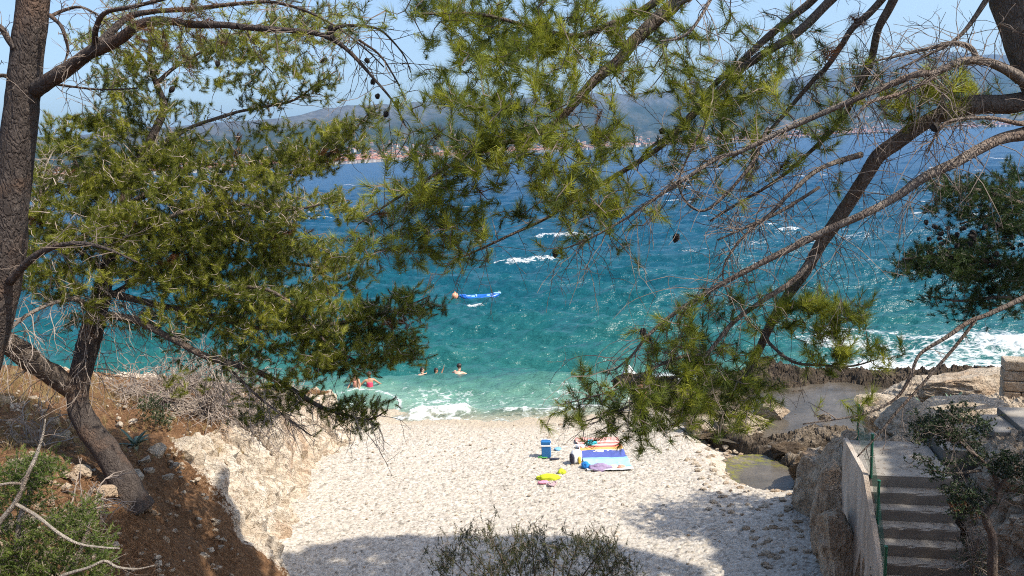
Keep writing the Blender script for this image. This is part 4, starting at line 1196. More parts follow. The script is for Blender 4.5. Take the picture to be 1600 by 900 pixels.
EU_ = [  # upper middle
 (660, 25, 60, 42, 5.6, 0.5, 60), (740, 45, 80, 50, 5.6, 0.5, 95), (830, 40, 80, 45, 5.4, 0.5, 95), (900, 25, 70, 35, 5.3, 0.5, 70), (960, 40, 60, 40, 5.3, 0.5, 45),
 (790, 110, 70, 50, 5.2, 0.45, 95), (870, 105, 60, 45, 5.1, 0.4, 80), (940, 110, 45, 35, 5.0, 0.4, 36), (720, 130, 40, 40, 5.4, 0.4, 34), (660, 155, 24, 18, 5.1, 0.2, 9),
 (800, 185, 62, 42, 4.7, 0.3, 85), (740, 205, 50, 30, 4.9, 0.3, 34), (700, 220, 34, 26, 5.0, 0.3, 13), (655, 195, 20, 16, 5.0, 0.2, 4), (620, 222, 18, 12, 5.0, 0.2, 4), (650, 255, 30, 20, 5.0, 0.2, 14), (770, 250, 50, 26, 4.9, 0.3, 40),
 (890, 262, 60, 28, 4.8, 0.3, 52), (930, 245, 40, 22, 4.9, 0.3, 22), (860, 210, 40, 22, 4.9, 0.3, 20), (970, 210, 30, 24, 5.0, 0.2, 7), (930, 190, 22, 16, 5, 0.2, 7),
 (700, 270, 55, 26, 5.0, 0.3, 44), (640, 320, 60, 36, 5.0, 0.35, 66), (720, 320, 60, 36, 5.1, 0.35, 60), (590, 375, 46, 26, 5.0, 0.3, 34), (560, 395, 26, 18, 5.0, 0.2, 13), (650, 370, 45, 26, 5.1, 0.3, 34), (700, 360, 45, 25, 5.3, 0.3, 26), (690, 420, 36, 18, 5.8, 0.25, 16), (640, 420, 36, 20, 5.5, 0.25, 13), (770, 320, 40, 25, 5.4, 0.3, 20), (740, 390, 30, 14, 5.9, 0.2, 7),
 (880, 320, 50, 26, 5.6, 0.3, 30), (950, 325, 46, 30, 5.3, 0.3, 44), (900, 355, 40, 22, 5.8, 0.3, 18), (930, 380, 40, 16, 5.2, 0.2, 11), (860, 300, 30, 20, 5.5, 0.3, 13),
]
EU = [(*q[:6], q[6] * 1.0) for q in EU_]
tp, tn = clumps(EU, TC.rs, 4, 0.11, 0.75, (0.55, 0.2), 0.03)
TC.grow(tp, tn, [Cb[i] for i in (9, 10, 7, 2, 8)], lead=np.array([-0.1, -0.15, 0.45]))
ER = [
 (1010, 55, 50, 40, 5.0, 0.3, 14), (1080, 30, 50, 30, 5.1, 0.3, 16), (1120, 70, 40, 26, 5.0, 0.3, 14), (1060, 125, 50, 36, 5.3, 0.4, 34), (1110, 135, 46, 36, 5.4, 0.4, 40), (1160, 110, 40, 36, 5.5, 0.4, 26), (1180, 140, 40, 30, 5.5, 0.4, 30), (1140, 180, 46, 30, 5.5, 0.4, 38), (1090, 185, 50, 28, 5.5, 0.4, 36), (1060, 220, 50, 26, 5.6, 0.4, 28), (1120, 215, 50, 22, 5.6, 0.4, 30), (1030, 165, 30, 22, 5.4, 0.3, 12), (1250, 65, 44, 24, 5.7, 0.3, 26), (1300, 55, 30, 14, 5.6, 0.3, 12), (1235, 110, 30, 24, 5.7, 0.3, 18), (1210, 60, 30, 20, 5.7, 0.3, 12),
 (1380, 110, 30, 18, 5.4, 0.2, 13), (1350, 130, 30, 22, 5.5, 0.3, 14), (1290, 140, 26, 18, 5.6, 0.3, 9), (1290, 200, 50, 18, 5.3, 0.3, 22), (1230, 190, 40, 20, 5.4, 0.3, 16), (1190, 260, 60, 18, 5.6, 0.3, 16), (1070, 265, 40, 16, 5.5, 0.3, 12), (1150, 280, 36, 14, 5.5, 0.2, 8), (1300, 180, 50, 14, 5.1, 0.2, 14), (1010, 235, 30, 16, 5.6, 0.3, 10), (1280, 280, 14, 10, 5.1, 0.1, 3), (1040, 290, 40, 20, 5.5, 0.3, 10),
]
ER = [(*q[:6], q[6] * 0.8) for q in ER]
tp, tn = clumps(ER, TC.rs, 4, 0.11, 0.75, (0.5, 0.2), 0.03)
TC.grow(tp, tn, [Cb[i] for i in (7, 8, 5, 6, 2, 19)], lead=np.array([-0.1, -0.1, 0.4]))
EB = [(1455, 158, 36, 16, 4.9, 0.2, 26), (1500, 155, 40, 16, 5.2, 0.2, 20), (1430, 165, 30, 14, 5.0, 0.2, 14), (1520, 130, 36, 20, 5.4, 0.2, 18), (1470, 130, 36, 18, 5.4, 0.3, 14), (1430, 130, 30, 14, 5.3, 0.2, 8), (1590, 150, 20, 20, 5.2, 0.2, 8), (1400, 185, 30, 12, 5.2, 0.2, 8)]
tp, tn = clumps(EB, TC.rs, 4, 0.09, 0.75, (0.6, 0.2))
TC.grow(tp, tn, [Cb[i] for i in (0, 2, 4)], lead=np.array([-0.2, -0.1, 0.5]))
EL_ = [
 (1070, 520, 60, 36, 5.1, 0.35, 44), (1110, 490, 50, 24, 5.1, 0.3, 22), (1140, 555, 60, 36, 5.4, 0.4, 66), (1060, 570, 60, 34, 5.1, 0.4, 66), (1000, 560, 30, 20, 5.0, 0.2, 13), (985, 545, 14, 8, 5, 0.1, 4), (1100, 600, 70, 34, 5.3, 0.4, 88), (1040, 610, 60, 30, 5.1, 0.4, 74), (1150, 610, 50, 26, 5.5, 0.3, 44), (1080, 645, 60, 24, 5.2, 0.35, 60), (1020, 645, 56, 22, 5.1, 0.3, 50), (960, 620, 46, 20, 5.0, 0.25, 32), (930, 650, 40, 18, 5.1, 0.25, 24), (900, 630, 24, 16, 5.0, 0.2, 9), (990, 670, 50, 20, 5.1, 0.3, 34), (1130, 655, 36, 18, 5.3, 0.3, 20), (1190, 590, 24, 26, 5.5, 0.3, 15), (940, 600, 16, 12, 5, 0.2, 6), (880, 625, 12, 8, 5, 0.1, 3), (960, 690, 30, 12, 5.1, 0.2, 9), (1170, 540, 30, 26, 5.5, 0.3, 20),
 (1180, 470, 14, 14, 5.3, 0.2, 5), (1100, 455, 20, 12, 5, 0.2, 5),
]
EL_ = [(*q[:6], q[6] * 0.75) for q in EL_]
tp, tn = clumps(EL_, TC.rs, 4, 0.10, 0.75, (0.45, 0.2), 0.03)
TC.grow(tp, tn, [Cb[i] for i in (0, 1, 12, 17)], lead=np.array([-0.2, -0.1, 0.35]))
ES = [(1250, 468, 34, 14, 5.25, 0.15, 24), (1245, 490, 30, 10, 5.25, 0.15, 9), (1300, 488, 26, 22, 5.25, 0.15, 17), (1350, 490, 16, 12, 5.2, 0.1, 9), (1290, 515, 30, 10, 5.25, 0.15, 7), (1330, 548, 14, 12, 5.2, 0.1, 7), (1370, 545, 14, 8, 5.2, 0.1, 6), (1270, 540, 14, 10, 5.25, 0.1, 4), (1310, 560, 20, 8, 5.2, 0.1, 5), (1270, 560, 10, 6, 5.2, 0.1, 3), (1330, 618, 16, 10, 4.5, 0.1, 4)]
ES = [(*q[:6], q[6] * 2.0) for q in ES]
tp, tn = clumps(ES, TC.rs, 3, 0.06, 0.75, (0.6, 0.2))
TC.grow(tp, tn, [Cb[13], Cb[14]], lead=np.array([0.3, 0, 0.3]))
for i, n, L in ((0, 44, (0.25, 0.75)), (1, 80, (0.2, 0.8)), (2, 90, (0.2, 0.75)), (3, 24, (0.15, 0.5)), (4, 24, (0.15, 0.5)), (5, 44, (0.2, 0.6)), (6, 34, (0.2, 0.6)), (7, 70, (0.2, 0.6)), (8, 34, (0.2, 0.6)), (9, 60, (0.15, 0.5)), (10, 24, (0.15, 0.5)), (11, 50, (0.15, 0.5)), (12, 60, (0.15, 0.5)), (13, 14, (0.1, 0.3)), (14, 9, (0.1, 0.25)), (15, 6, (0.1, 0.2)), (16, 30, (0.15, 0.45)), (17, 30, (0.1, 0.4)), (18, 24, (0.15, 0.5)), (19, 20, (0.15, 0.5)), (20, 30, (0.15, 0.4)), (21, 16, (0.15, 0.5))):
    TC.bare(Cb[i], n, L, 0.75, 0.0022, (0.15, 1.0), 3)
for (px, py, i, Y) in ((868, 396, 2, 5.2), (1056, 372, 2, 5.0), (962, 600, 12, 5.2), (1035, 205, 7, 5.75), (1005, 520, 1, 5.0), (1012, 530, 1, 5.0), (1460, 200, 18, 4.6)):
    TC.cone(Cb[i], at(px, py, Y), 0.024)
# the high crown of this pine, above the frame, shades the steps and the lower beach
hi = [TC.limb([(4.6, 5.2, 11.2, 0.16), (6.0, 7.0, 12.4, 0.11), (7.0, 9.2, 13.2, 0.07), (7.4, 11.4, 13.6, 0.03)], world=True),
      TC.limb([(4.4, 5.2, 12.0, 0.15), (4.2, 7.2, 13.4, 0.1), (4.0, 9.6, 14.2, 0.05), (3.6, 11.2, 14.6, 0.03)], world=True),
      TC.limb([(4.8, 5.0, 11.0, 0.15), (8.2, 6.0, 12.0, 0.1), (11.4, 7.4, 12.8, 0.06), (13, 8.4, 13.2, 0.03)], world=True),
      TC.limb([(4.4, 5.2, 12.4, 0.14), (2.6, 6.4, 13.6, 0.09), (0.6, 7.4, 14.2, 0.04)], world=True)]
def shade_spots(polys, zr, n, rs):
    out = []
    for poly, zg, cnt in polys:
        G_ = np.array([on(px, py, zg)[:2] for px, py in poly])
        lo, hi_ = G_.min(0), G_.max(0)
        k = 0
        while k < cnt:
            q = rs.uniform(lo, hi_)
            inside = False
            j = len(G_) - 1
            for i in range(len(G_)):
                if (G_[i, 1] > q[1]) != (G_[j, 1] > q[1]) and q[0] < (G_[j, 0] - G_[i, 0]) * (q[1] - G_[i, 1]) / (G_[j, 1] - G_[i, 1] + 1e-9) + G_[i, 0]: inside = not inside
                j = i
            if not inside: continue
            z = rs.uniform(*zr)
            out.append([*q, zg] + SUN * ((z - zg) / SUN[2]))
            k += 1
    return np.array(out)
hs = shade_spots([
 ([(440, 868), (500, 850), (560, 838), (640, 834), (700, 832), (780, 834), (860, 830), (930, 838), (990, 852), (1050, 874), (1090, 900), (1085, 1000), (430, 1000)], 1.0, 1500),
 ([(1108, 848), (1140, 824), (1175, 808), (1250, 792), (1300, 900), (1110, 900)], 0.9, 420),
 ([(1350, 735), (1480, 735), (1560, 760), (1600, 900), (1350, 920)], 3.3, 340),
 ([(320, 790), (400, 820), (455, 890), (450, 980), (320, 980)], 2.4, 1100),
 ([(150, 850), (240, 790), (320, 775), (350, 790), (390, 850), (440, 900), (300, 960), (150, 960)], 4.4, 1500)], (12.2, 14.0), 0, TC.rs)
TC.grow(hs, np.full(len(hs), 0.45), hi, step=0.5, r1=0.02)
for q in (trC, *hi): pass
HI = set(hi)
for i, q in enumerate(TC.br):
    if i in HI:
        if q['tw'].n: q['tw'].build('twigs', TC.tm, q['o'])
        q['tw'] = MB()
        if q['T']:
            needles(q['nd'], q['T'], q['D'], TC.rs, 85, 0.28, 0.034, 0.25, q['tint'], (20, 90))
            q['nd'].build('needles', TC.nm, q['o'])
        q['T'] = []
TC.done(116, 0.098, 0.0030, shoot=0.10, spread=(16, 78))

# ---- the dark pine beyond the steps on the right
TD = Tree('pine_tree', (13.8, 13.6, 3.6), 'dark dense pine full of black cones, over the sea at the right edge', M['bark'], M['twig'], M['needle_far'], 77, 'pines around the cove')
trD = TD.limb([(1790, 700, 13.6, 44), (1760, 560, 13.7, 38), (1720, 440, 13.8, 30), (1690, 340, 13.9, 22), (1660, 250, 14, 12), (1650, 200, 14, 6)], 'trunk', sides=12)
Db = [TD.limb(q) for q in (
 [(1700, 380, 13.8, 14), (1620, 330, 13.8, 10), (1540, 300, 13.8, 7), (1470, 290, 13.8, 4), (1450, 275, 13.8, 2)],
 [(1718, 440, 13.8, 14), (1640, 420, 13.6, 11), (1560, 410, 13.5, 8), (1480, 400, 13.4, 5), (1410, 405, 13.4, 3)],
 [(1735, 490, 13.7, 12), (1660, 480, 13.6, 9), (1570, 465, 13.5, 6), (1500, 470, 13.5, 4), (1445, 462, 13.5, 2)],
 [(1680, 320, 13.9, 10), (1620, 290, 14.2, 7), (1560, 330, 14.4, 5), (1500, 350, 14.4, 3)])]
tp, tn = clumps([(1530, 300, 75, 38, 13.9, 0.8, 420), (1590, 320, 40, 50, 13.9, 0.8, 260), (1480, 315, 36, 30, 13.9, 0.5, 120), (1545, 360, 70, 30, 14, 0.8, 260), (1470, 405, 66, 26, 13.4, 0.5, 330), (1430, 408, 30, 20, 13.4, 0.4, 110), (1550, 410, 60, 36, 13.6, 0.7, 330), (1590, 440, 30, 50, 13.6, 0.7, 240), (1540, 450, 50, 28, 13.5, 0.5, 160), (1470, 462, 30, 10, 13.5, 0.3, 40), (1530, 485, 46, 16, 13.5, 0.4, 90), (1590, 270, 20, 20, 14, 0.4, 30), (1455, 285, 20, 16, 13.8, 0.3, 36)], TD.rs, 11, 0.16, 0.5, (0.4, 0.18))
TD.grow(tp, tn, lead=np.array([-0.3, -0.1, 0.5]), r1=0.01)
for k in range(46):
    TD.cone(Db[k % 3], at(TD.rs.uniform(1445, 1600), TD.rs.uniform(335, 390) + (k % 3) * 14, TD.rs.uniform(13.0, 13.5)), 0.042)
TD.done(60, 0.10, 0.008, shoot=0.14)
#@@OBJECTS@@
# ------------------------------------------------------------------ where things stand
def sea_z(x, y):
    r_ = math.hypot(x, y); a_ = math.atan2(x, y)
    return float(SEAZ[np.argmin(np.abs(rr_sea - r_)), np.argmin(np.abs(az_sea - a_))])


RZ = math.atan2(bdir[1], bdir[0])
def W(s, t_, z): return np.array([L0[0] + adir[0] * s + bdir[0] * t_, L0[1] + adir[1] * s + bdir[1] * t_, z])
def rough_box(b, s0, s1, t0, t1, z0, z1, seed):
    bm = bmesh.new()
    bmesh.ops.create_cube(bm, size=1.0)
    for v in bm.verts: v.co = Vector((v.co.x * (t1 - t0), v.co.y * (s1 - s0), v.co.z * (z1 - z0)))
    bmesh.ops.subdivide_edges(bm, edges=list(bm.edges), cuts=15, use_grid_fill=True)
    bmesh.ops.triangulate(bm, faces=list(bm.faces))
    bm.verts.index_update()
    V = np.array([v.co[:] for v in bm.verts]); F = np.array([[v.index for v in f.verts] for f in bm.faces])
    bm.free()
    hx_, hy_, hz_2 = (t1 - t0) / 2, (s1 - s0) / 2, (z1 - z0) / 2
    front = np.exp(-((V[:, 1] + hy_) / 0.02) ** 2) * np.exp(-((V[:, 2] - hz_2) / 0.02) ** 2)
    chip = np.maximum(0, fbm(V[:, 0] * 9 + seed, V[:, 2] * 4, seed, 4, 7) - 0.02)
    V[:, 2] += -0.006 - front * (0.004 + 0.05 * chip) + 0.003 * fbm(V[:, 0] * 4, V[:, 1] * 9, seed, 3, 3) * (V[:, 2] > hz_2 - 0.01)
    V[:, 1] += front * (0.004 + 0.05 * chip) + 0.004 * fbm(V[:, 0] * 5 + seed, V[:, 2] * 9, 0, 3, 4) * (V[:, 1] < -hy_ + 0.01)
    c = W((s0 + s1) / 2, (t0 + t1) / 2, (z0 + z1) / 2)
    ca_, sa_ = math.cos(RZ), math.sin(RZ)
    V = np.stack([V[:, 0] * ca_ - V[:, 1] * sa_, V[:, 0] * sa_ + V[:, 1] * ca_, V[:, 2]], -1) + c
    b.add(V, F)


def obox(b, s0, s1, t0, t1, z0, z1, bev=0.012):
    c = W((s0 + s1) / 2, (t0 + t1) / 2, (z0 + z1) / 2)
    box(b, c, (t1 - t0, s1 - s0, z1 - z0), RZ, bev)


# ---- the concrete flight
root = empty('concrete_stairs', W(0, SW / 2, SZ - 2.4), 'grey concrete stairs with a flat landing, going down between the rocks', 'stairs')
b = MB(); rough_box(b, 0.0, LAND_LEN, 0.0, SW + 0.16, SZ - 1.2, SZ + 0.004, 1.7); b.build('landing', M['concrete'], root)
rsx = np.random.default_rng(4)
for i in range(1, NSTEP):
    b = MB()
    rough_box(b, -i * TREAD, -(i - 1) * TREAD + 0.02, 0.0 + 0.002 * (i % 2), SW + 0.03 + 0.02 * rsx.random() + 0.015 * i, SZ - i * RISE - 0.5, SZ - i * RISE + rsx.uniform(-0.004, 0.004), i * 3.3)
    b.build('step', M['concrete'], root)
# ---- its side wall
prof = [(LAND_LEN + 0.06, 0.5), (LAND_LEN + 0.06, SZ + 0.015), (0.02, SZ + 0.02)]
k = NSTEP - 1
prof += [(-k * TREAD, SZ - k * RISE + 0.06), (-k * TREAD - 0.05, 0.5)]
b = MB()
sg = np.linspace(prof[-1][0], prof[0][0], 60)
top = np.interp(sg, [-k * TREAD - 0.05, 0.02, LAND_LEN + 0.06], [SZ - k * RISE + 0.03, SZ + 0.02, SZ + 0.015])
rows = 26
S_, R_ = np.meshgrid(sg, np.linspace(0, 1, rows))
Zw = 0.4 + (top[None] - 0.4) * R_
Pn = np.stack([W(0, 0, 0)[None, None, 0] + adir[0] * S_, W(0, 0, 0)[None, None, 1] + adir[1] * S_, Zw], -1)
off = -0.075 - 0.06 * (1 - R_) ** 1.2 - 0.035 * fbm(S_ * 2.2, Zw * 2.2, 0, 4, 8) * sstep(0, 0.1, 1 - R_) - 0.02 * (1 - R_)
left = Pn + bdir[None, None] * off[..., None]
right_ = Pn[-1] + bdir[None] * -0.004
V = np.concatenate([left.reshape(-1, 3), right_])
idx = np.arange(rows * 60).reshape(rows, 60)
F = np.stack([idx[:-1, :-1], idx[1:, :-1], idx[1:, 1:], idx[:-1, 1:]], -1).reshape(-1, 4)
t0 = rows * 60
F2 = np.array([(idx[-1, j], t0 + j, t0 + j + 1, idx[-1, j + 1]) for j in range(59)])
b.add(V, np.concatenate([F, F2]))
far = np.array([left[r_, -1] for r_ in range(rows)] + [left[r_, -1] + bdir * 0.25 for r_ in range(rows)])
b.add(far, np.array([(r_, r_ + rows, r_ + rows + 1, r_ + 1) for r_ in range(rows - 1)]))
o = b.build('plaster_wall', M['plaster'], None, smooth=False)
tag(o, 'stained plaster side wall sloping down along the left of the concrete stairs', 'wall')

# ---- green fence along the flight
fr = empty('wire_fence', W(0.0, 0.06, SZ), 'green wire fence with four slim posts along the left of the stairs', 'fence')
pb = [(1340, 686, SZ, 0.62), (1361, 742, SZ, 0.66), (1371, 818, SZ - 3 * RISE, 0.68), (1382, 918, SZ - 6 * RISE, 0.62)]
tops = []
for (px, py, z, hgt) in pb:
    p0 = on(px, py, z)
    b = MB()
    tube(b, np.array([p0 - [0, 0, 0.05], p0 + [0, 0, hgt * 0.5], p0 + [0.004, 0, hgt]]), 0.021, 10)
    tube(b, np.array([p0 + [0.004, 0, hgt - 0.012], p0 + [0.004, 0, hgt + 0.008]]), 0.025, 10)
    b.build('post', M['postgreen'], fr)
    tops.append((p0, hgt))
b = MB()
for (pa, ha_), (pc, hc_) in zip(tops[:-1], tops[1:]):
    n = max(6, int(np.linalg.norm(pc - pa) / 0.045))
    for q in np.linspace(0, 1, n + 1)[1:-1]:
        a_ = pa + (pc - pa) * q; hh_ = (ha_ + (hc_ - ha_) * q) * 0.86
        tube(b, np.array([a_ + [0, 0, 0.02], a_ + [0, 0, hh_]]), 0.0011, 3, cap=False)
    for q in np.linspace(0.04, 0.86, 15):
        tube(b, np.array([pa + [0, 0, ha_ * q], (pa + pc) / 2 + [0, 0, (ha_ + hc_) / 2 * q - 0.008], pc + [0, 0, hc_ * q]]), 0.0011, 3, cap=False)
net = b.build('wire_netting', M['netgreen'], fr); net['kind'] = 'stuff'

# fallen needles on the flight
b = MB(); P_ = []
rsn = np.random.default_rng(6)
for _ in range(900):
    s_0, t_0 = rsn.uniform(-NSTEP * TREAD, LAND_LEN), rsn.uniform(0.02, SW)
    if rsn.random() < 0.5: t_0 = SW - abs(rsn.normal(0, 0.18)) - 0.01
    k_ = max(0, math.ceil(-s_0 / TREAD)) if s_0 < 0 else 0
    if 0.02 < t_0 < SW - 0.005: P_.append(W(s_0, t_0, SZ - k_ * RISE + 0.009))
D_ = rsn.normal(size=(len(P_), 3)); D_[:, 2] = 0
needles(b, P_, D_, rsn, 3, 0.075, 0.004, 0.02, np.full(len(P_), 0.5), (0, 8))
V_ = b.v[0]
o = b.build('fallen_needles', simple('dry_needles', (0.15, 0.075, 0.035), 0.9, 0.4, 20)); tag(o, 'brown fallen pine needles littering the concrete steps', 'litter', kind='stuff')

# brown needle litter on the slope
b = MB(); P_ = []
for _ in range(5200):
    px, py = rsn.uniform(-20, 450), rsn.uniform(600, 930)
    g = hit(px, py, land_h)
    if xfoot(g[1]) - g[0] > 0.8 and g[1] < 22: P_.append(g + [0, 0, 0.07])
D_ = rsn.normal(size=(len(P_), 3)); D_[:, 2] *= 0.25
needles(b, P_, D_, rsn, 4, 0.11, 0.006, 0.05, np.full(len(P_), 0.5), (0, 40))
o = b.build('needle_litter', simple('brown_needle_litter', (0.25, 0.14, 0.07), 0.9, 0.45, 9)); tag(o, 'brown pine needle litter covering the left slope', 'litter', kind='stuff')

# ---- small steps up to the path and the path slab
rt = empty('stone_steps', W(1.0, SW + 0.2, SZ), 'three short pale steps rising to the right from the landing', 'steps')
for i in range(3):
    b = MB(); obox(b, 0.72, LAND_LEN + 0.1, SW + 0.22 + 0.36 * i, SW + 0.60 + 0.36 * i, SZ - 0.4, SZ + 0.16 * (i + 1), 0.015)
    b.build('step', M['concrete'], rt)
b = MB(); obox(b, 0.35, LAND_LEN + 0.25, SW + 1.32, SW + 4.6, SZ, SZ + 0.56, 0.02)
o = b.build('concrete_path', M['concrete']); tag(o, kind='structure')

# ---- masonry wall end at the right edge
c0 = on(1566, 628, 2.35)
wv = unit(np.array([1.0, -0.42, 0.0])); wn_ = np.array([-wv[1], wv[0], 0])
rw = np.random.default_rng(3)
b = MB()
for row in range(4):
    x0 = 0.0
    while x0 < 5.5:
        ln = rw.uniform(0.35, 0.75)
        c = c0 + wv * (x0 + ln / 2) + wn_ * (0.25 + rw.uniform(-0.02, 0.02)) + np.array([0, 0, 0.14 + row * 0.26])
        box(b, c, (ln - 0.015, 0.5, 0.25), math.atan2(wv[1], wv[0]), 0.03)
        x0 += ln
o = b.build('stone_wall', M['rock']); tag(o, 'low pale stone wall beside the sea at the right edge', 'wall')


# ---- boulders
def boulder(loc, size, seed, label, mat='rock', sub=5, group='boulders and outcrops', rz=0.0):
    V, F = ICO[sub]
    V = V * np.array([1, 1, 1.0])
    n1 = fbm(V[:, 0] * 1.1 + seed, V[:, 1] * 1.1, V[:, 2] * 1.1, 3, seed)
    n2 = ridged(V[:, 0] * 2.1, V[:, 1] * 2.1 + seed, V[:, 2] * 2.1, 5, seed + 3)
    R_ = 1 + 0.40 * n1 + 0.24 * n2
    q = V * R_[:, None]
    rs_ = np.random.default_rng(seed)
    for _ in range(15):
        nn = unit(rs_.normal(size=3)); dcut = rs_.uniform(0.52, 0.9)
        dd_ = q @ nn
        q = q - np.maximum(0, dd_ - dcut)[:, None] * nn[None] * 0.96
    q = q + V * (0.10 * ridged(q[:, 0] * 3.2, q[:, 1] * 3.2, q[:, 2] * 5.0, 5, seed + 9, 0.65) + 0.03 * fbm(q[:, 0] * 14, q[:, 1] * 14, q[:, 2] * 14, 2, seed))[:, None]
    b = MB(); b.add(q * np.asarray(size), F)
    o = b.build('boulder', M[mat], None, smooth=False)
    o.location = loc; o.rotation_euler = (0, 0, rz)
    return tag(o, label, 'rock', group)


boulder(on(1285, 770, 1.35), (0.75, 1.0, 1.15), 1, 'big pale boulder at the foot of the rocks where the beach meets the plaster wall')
boulder(at(1302, 800, 13.0), (0.42, 0.6, 0.95), 2, 'narrow reddish boulder leaning on the plaster wall', 'rock')
boulder(at(1312, 862, 11.8), (0.34, 0.5, 0.85), 3, 'brown cracked boulder below the stairs wall, near the bottom of the picture')
boulder(on(1278, 858, 0.95), (0.3, 0.32, 0.24), 4, 'low rounded boulder on shaded pebbles beside the stairs wall')
boulder(on(1268, 890, 0.98), (0.16, 0.2, 0.13), 5, 'smallest rock on the shaded pebbles left of the stairs wall')
boulder(on(1312, 735, 2.2), (0.45, 0.6, 0.85), 6, 'tall upright outcrop directly behind the far corner of the landing')
boulder(on(1425, 668, 3.5), (0.75, 0.6, 0.5), 7, 'grey flat topped outcrop just behind the landing')
boulder(on(1378, 655, 2.3), (0.6, 0.55, 0.8), 8, 'white broken rock behind the fence posts')
boulder(on(1520, 655, 3.3), (0.9, 0.6, 0.4), 9, 'ochre rock bank behind the leafy bush on the right')
boulder(on(1510, 618, 1.8), (1.35, 0.8, 0.62), 10, 'long pale ledge of limestone left of the stone wall')
boulder(on(1440, 610, 1.2), (1.1, 0.8, 0.6), 11, 'pale limestone block at the left end of the long ledge')
boulder(on(1165, 665, 0.5), (0.85, 0.5, 0.45), 12, 'white limestone slab at the back of the beach behind the hanging needles')
boulder(on(1205, 640, 0.5), (0.5, 0.4, 0.42), 13, 'small white boulder at the left end of the tide pool')
boulder(on(1100, 668, 0.4), (0.6, 0.5, 0.4), 14, 'pale boulder half hidden by needles at the top right of the beach')
boulder(on(985, 598, 0.12), (0.8, 0.6, 0.42), 15, 'dark wet rock at the water with white spray against it', 'rock_dark')
boulder(on(1235, 702, 0.4), (0.7, 0.45, 0.3), 16, 'dark flat rock between the two pools', 'rock_dark')
boulder(on(1275, 738, 0.6), (0.7, 0.6, 0.45), 17, 'dark jagged rock right of the green pool', 'rock_dark')
for k_, (px, py, sz, lb) in enumerate((
    (212, 748, 0.16, 'white rock just right of the bent pine trunk'),
    (128, 742, 0.17, 'white rock standing above the juniper bush'),
    (222, 795, 0.19, 'grey rounded rock at the foot of the bent pine'),
    (245, 710, 0.2, 'pale rock behind the small dark agave on the left slope'),
    (290, 708, 0.28, 'broad pale outcrop at the top of the left cliff'),
    (160, 775, 0.16, 'flat small stone left of the bent pine foot'),
    (255, 850, 0.09, 'lone white stone low on the shaded brown slope'),
    (95, 690, 0.15, 'dull grey stone on the slope left of the bent trunk'),
    (530, 630, 0.4, 'topmost white block on the far tip of the left cliff'))):
    g = hit(px, py, land_h)
    boulder(g + [0, 0, sz * 0.15], (sz, sz * 0.85, sz * 0.8), 30 + k_, lb, 'rock', 3)

# loose stones nobody could count
b = MB()
V1, F1 = ICO[1]
rs_ = np.random.default_rng(12)
for _ in range(620):
    px, py = rs_.uniform(0, 520), rs_.uniform(610, 960)
    g = hit(px, py, land_h)
    if g[0] > xfoot(g[1]) - 0.9 or g[1] > 24: continue
    s1 = rs_.uniform(0.02, 0.06) * (2.0 if rs_.random() < 0.1 else 1)
    b.add(V1 * (1 + 0.25 * rs_.normal(size=(len(V1), 1))) * np.array([s1, s1 * rs_.uniform(0.6, 1), s1 * 0.6]) + g + [0, 0, 0.05], F1)
for _ in range(260):
    x, y = rs_.uniform(4.3, 7.2), rs_.uniform(10.5, 22)
    s, tt_ = st_local(x, y)
    if s < LAND_LEN and tt_ > -0.25: continue
    z = max(float(beach_h(np.array(x), np.array(y))), 0)
    s1 = rs_.uniform(0.04, 0.11)
    b.add(V1 * (1 + 0.25 * rs_.normal(size=(len(V1), 1))) * np.array([s1, s1 * rs_.uniform(0.6, 1), s1 * 0.6]) + [x, y, z + 0.03], F1)
for _ in range(150):
    x, y = rs_.uniform(-4.6, 6.0), rs_.uniform(12.5, 24.4)
    z = float(beach_h(np.array(x), np.array(y)))
    s1 = rs_.uniform(0.022, 0.05) * (1.7 if rs_.random() < 0.06 else 1)
    b.add(V1 * (1 + 0.2 * rs_.normal(size=(len(V1), 1))) * np.array([s1, s1 * rs_.uniform(0.6, 1), s1 * 0.55]) + [x, y, z + 0.03], F1)
o = b.build('loose_stones', M['rock']); tag(o, 'loose white stones strewn over the slope and along the beach edge', 'stones', kind='stuff')

# dry grass
b = MB(); P_, D_ = [], []
for _ in range(2600):
    px, py = rs_.choice([rs_.uniform(-60, 170), rs_.uniform(170, 520)]), rs_.uniform(575, 720)
    if py > 640 and rs_.random() < 0.75: continue
    P_.append(hit(px, py, land_h)); D_.append([rs_.normal(0, 0.2), rs_.normal(0, 0.2), 1])
needles(b, np.array(P_) + [0, 0, 0.02], D_, rs_, 12, 0.24, 0.006, 0.02, np.clip(rs_.normal(0.5, 0.2, len(P_)), 0.1, 1), (2, 40))
o = b.build('dry_grass', M['drygrass']); tag(o, 'tan dry grass on the left slope', 'grass', kind='stuff')


# ------------------------------------------------------------------ shrubs
def wires(T, i, base, n, L, r, d0, spread, droop, sub=4):
    for _ in range(n):
        a = np.asarray(base) + T.rs.normal(0, 0.05, 3) * [1, 1, 0.2]
        T._wire(T.br[i]['tw'], a, unit(np.asarray(d0) + T.rs.normal(0, spread, 3)), T.rs.uniform(*L), r, droop, sub)


def dryshrub(px, py, h, seed, label, n=26):
    g = hit(px, py, land_h)
    T = Tree('dry_shrub', g, label, M['twig_pale'], M['twig_pale'], M['needle_left'], seed, 'dry leafless shrubs on the cliff top', 'shrub')
    T.limb([(*(g - [0, 0, 0.1]), 0.03), (*(g + [0.03, 0, h * 0.18]), 0.02), (*(g + [0.06, 0.02, h * 0.36]), 0.012)], 'stem', world=True)
    wires(T, 0, g + [0, 0, h * 0.1], n, (h * 0.6, h * 1.25), 0.0085, (0.15, 0, 0.75), 0.5, 0.35, 5)
    for q in T.br:
        q['tw'].build('twigs', M['twig_pale'], q['o'])


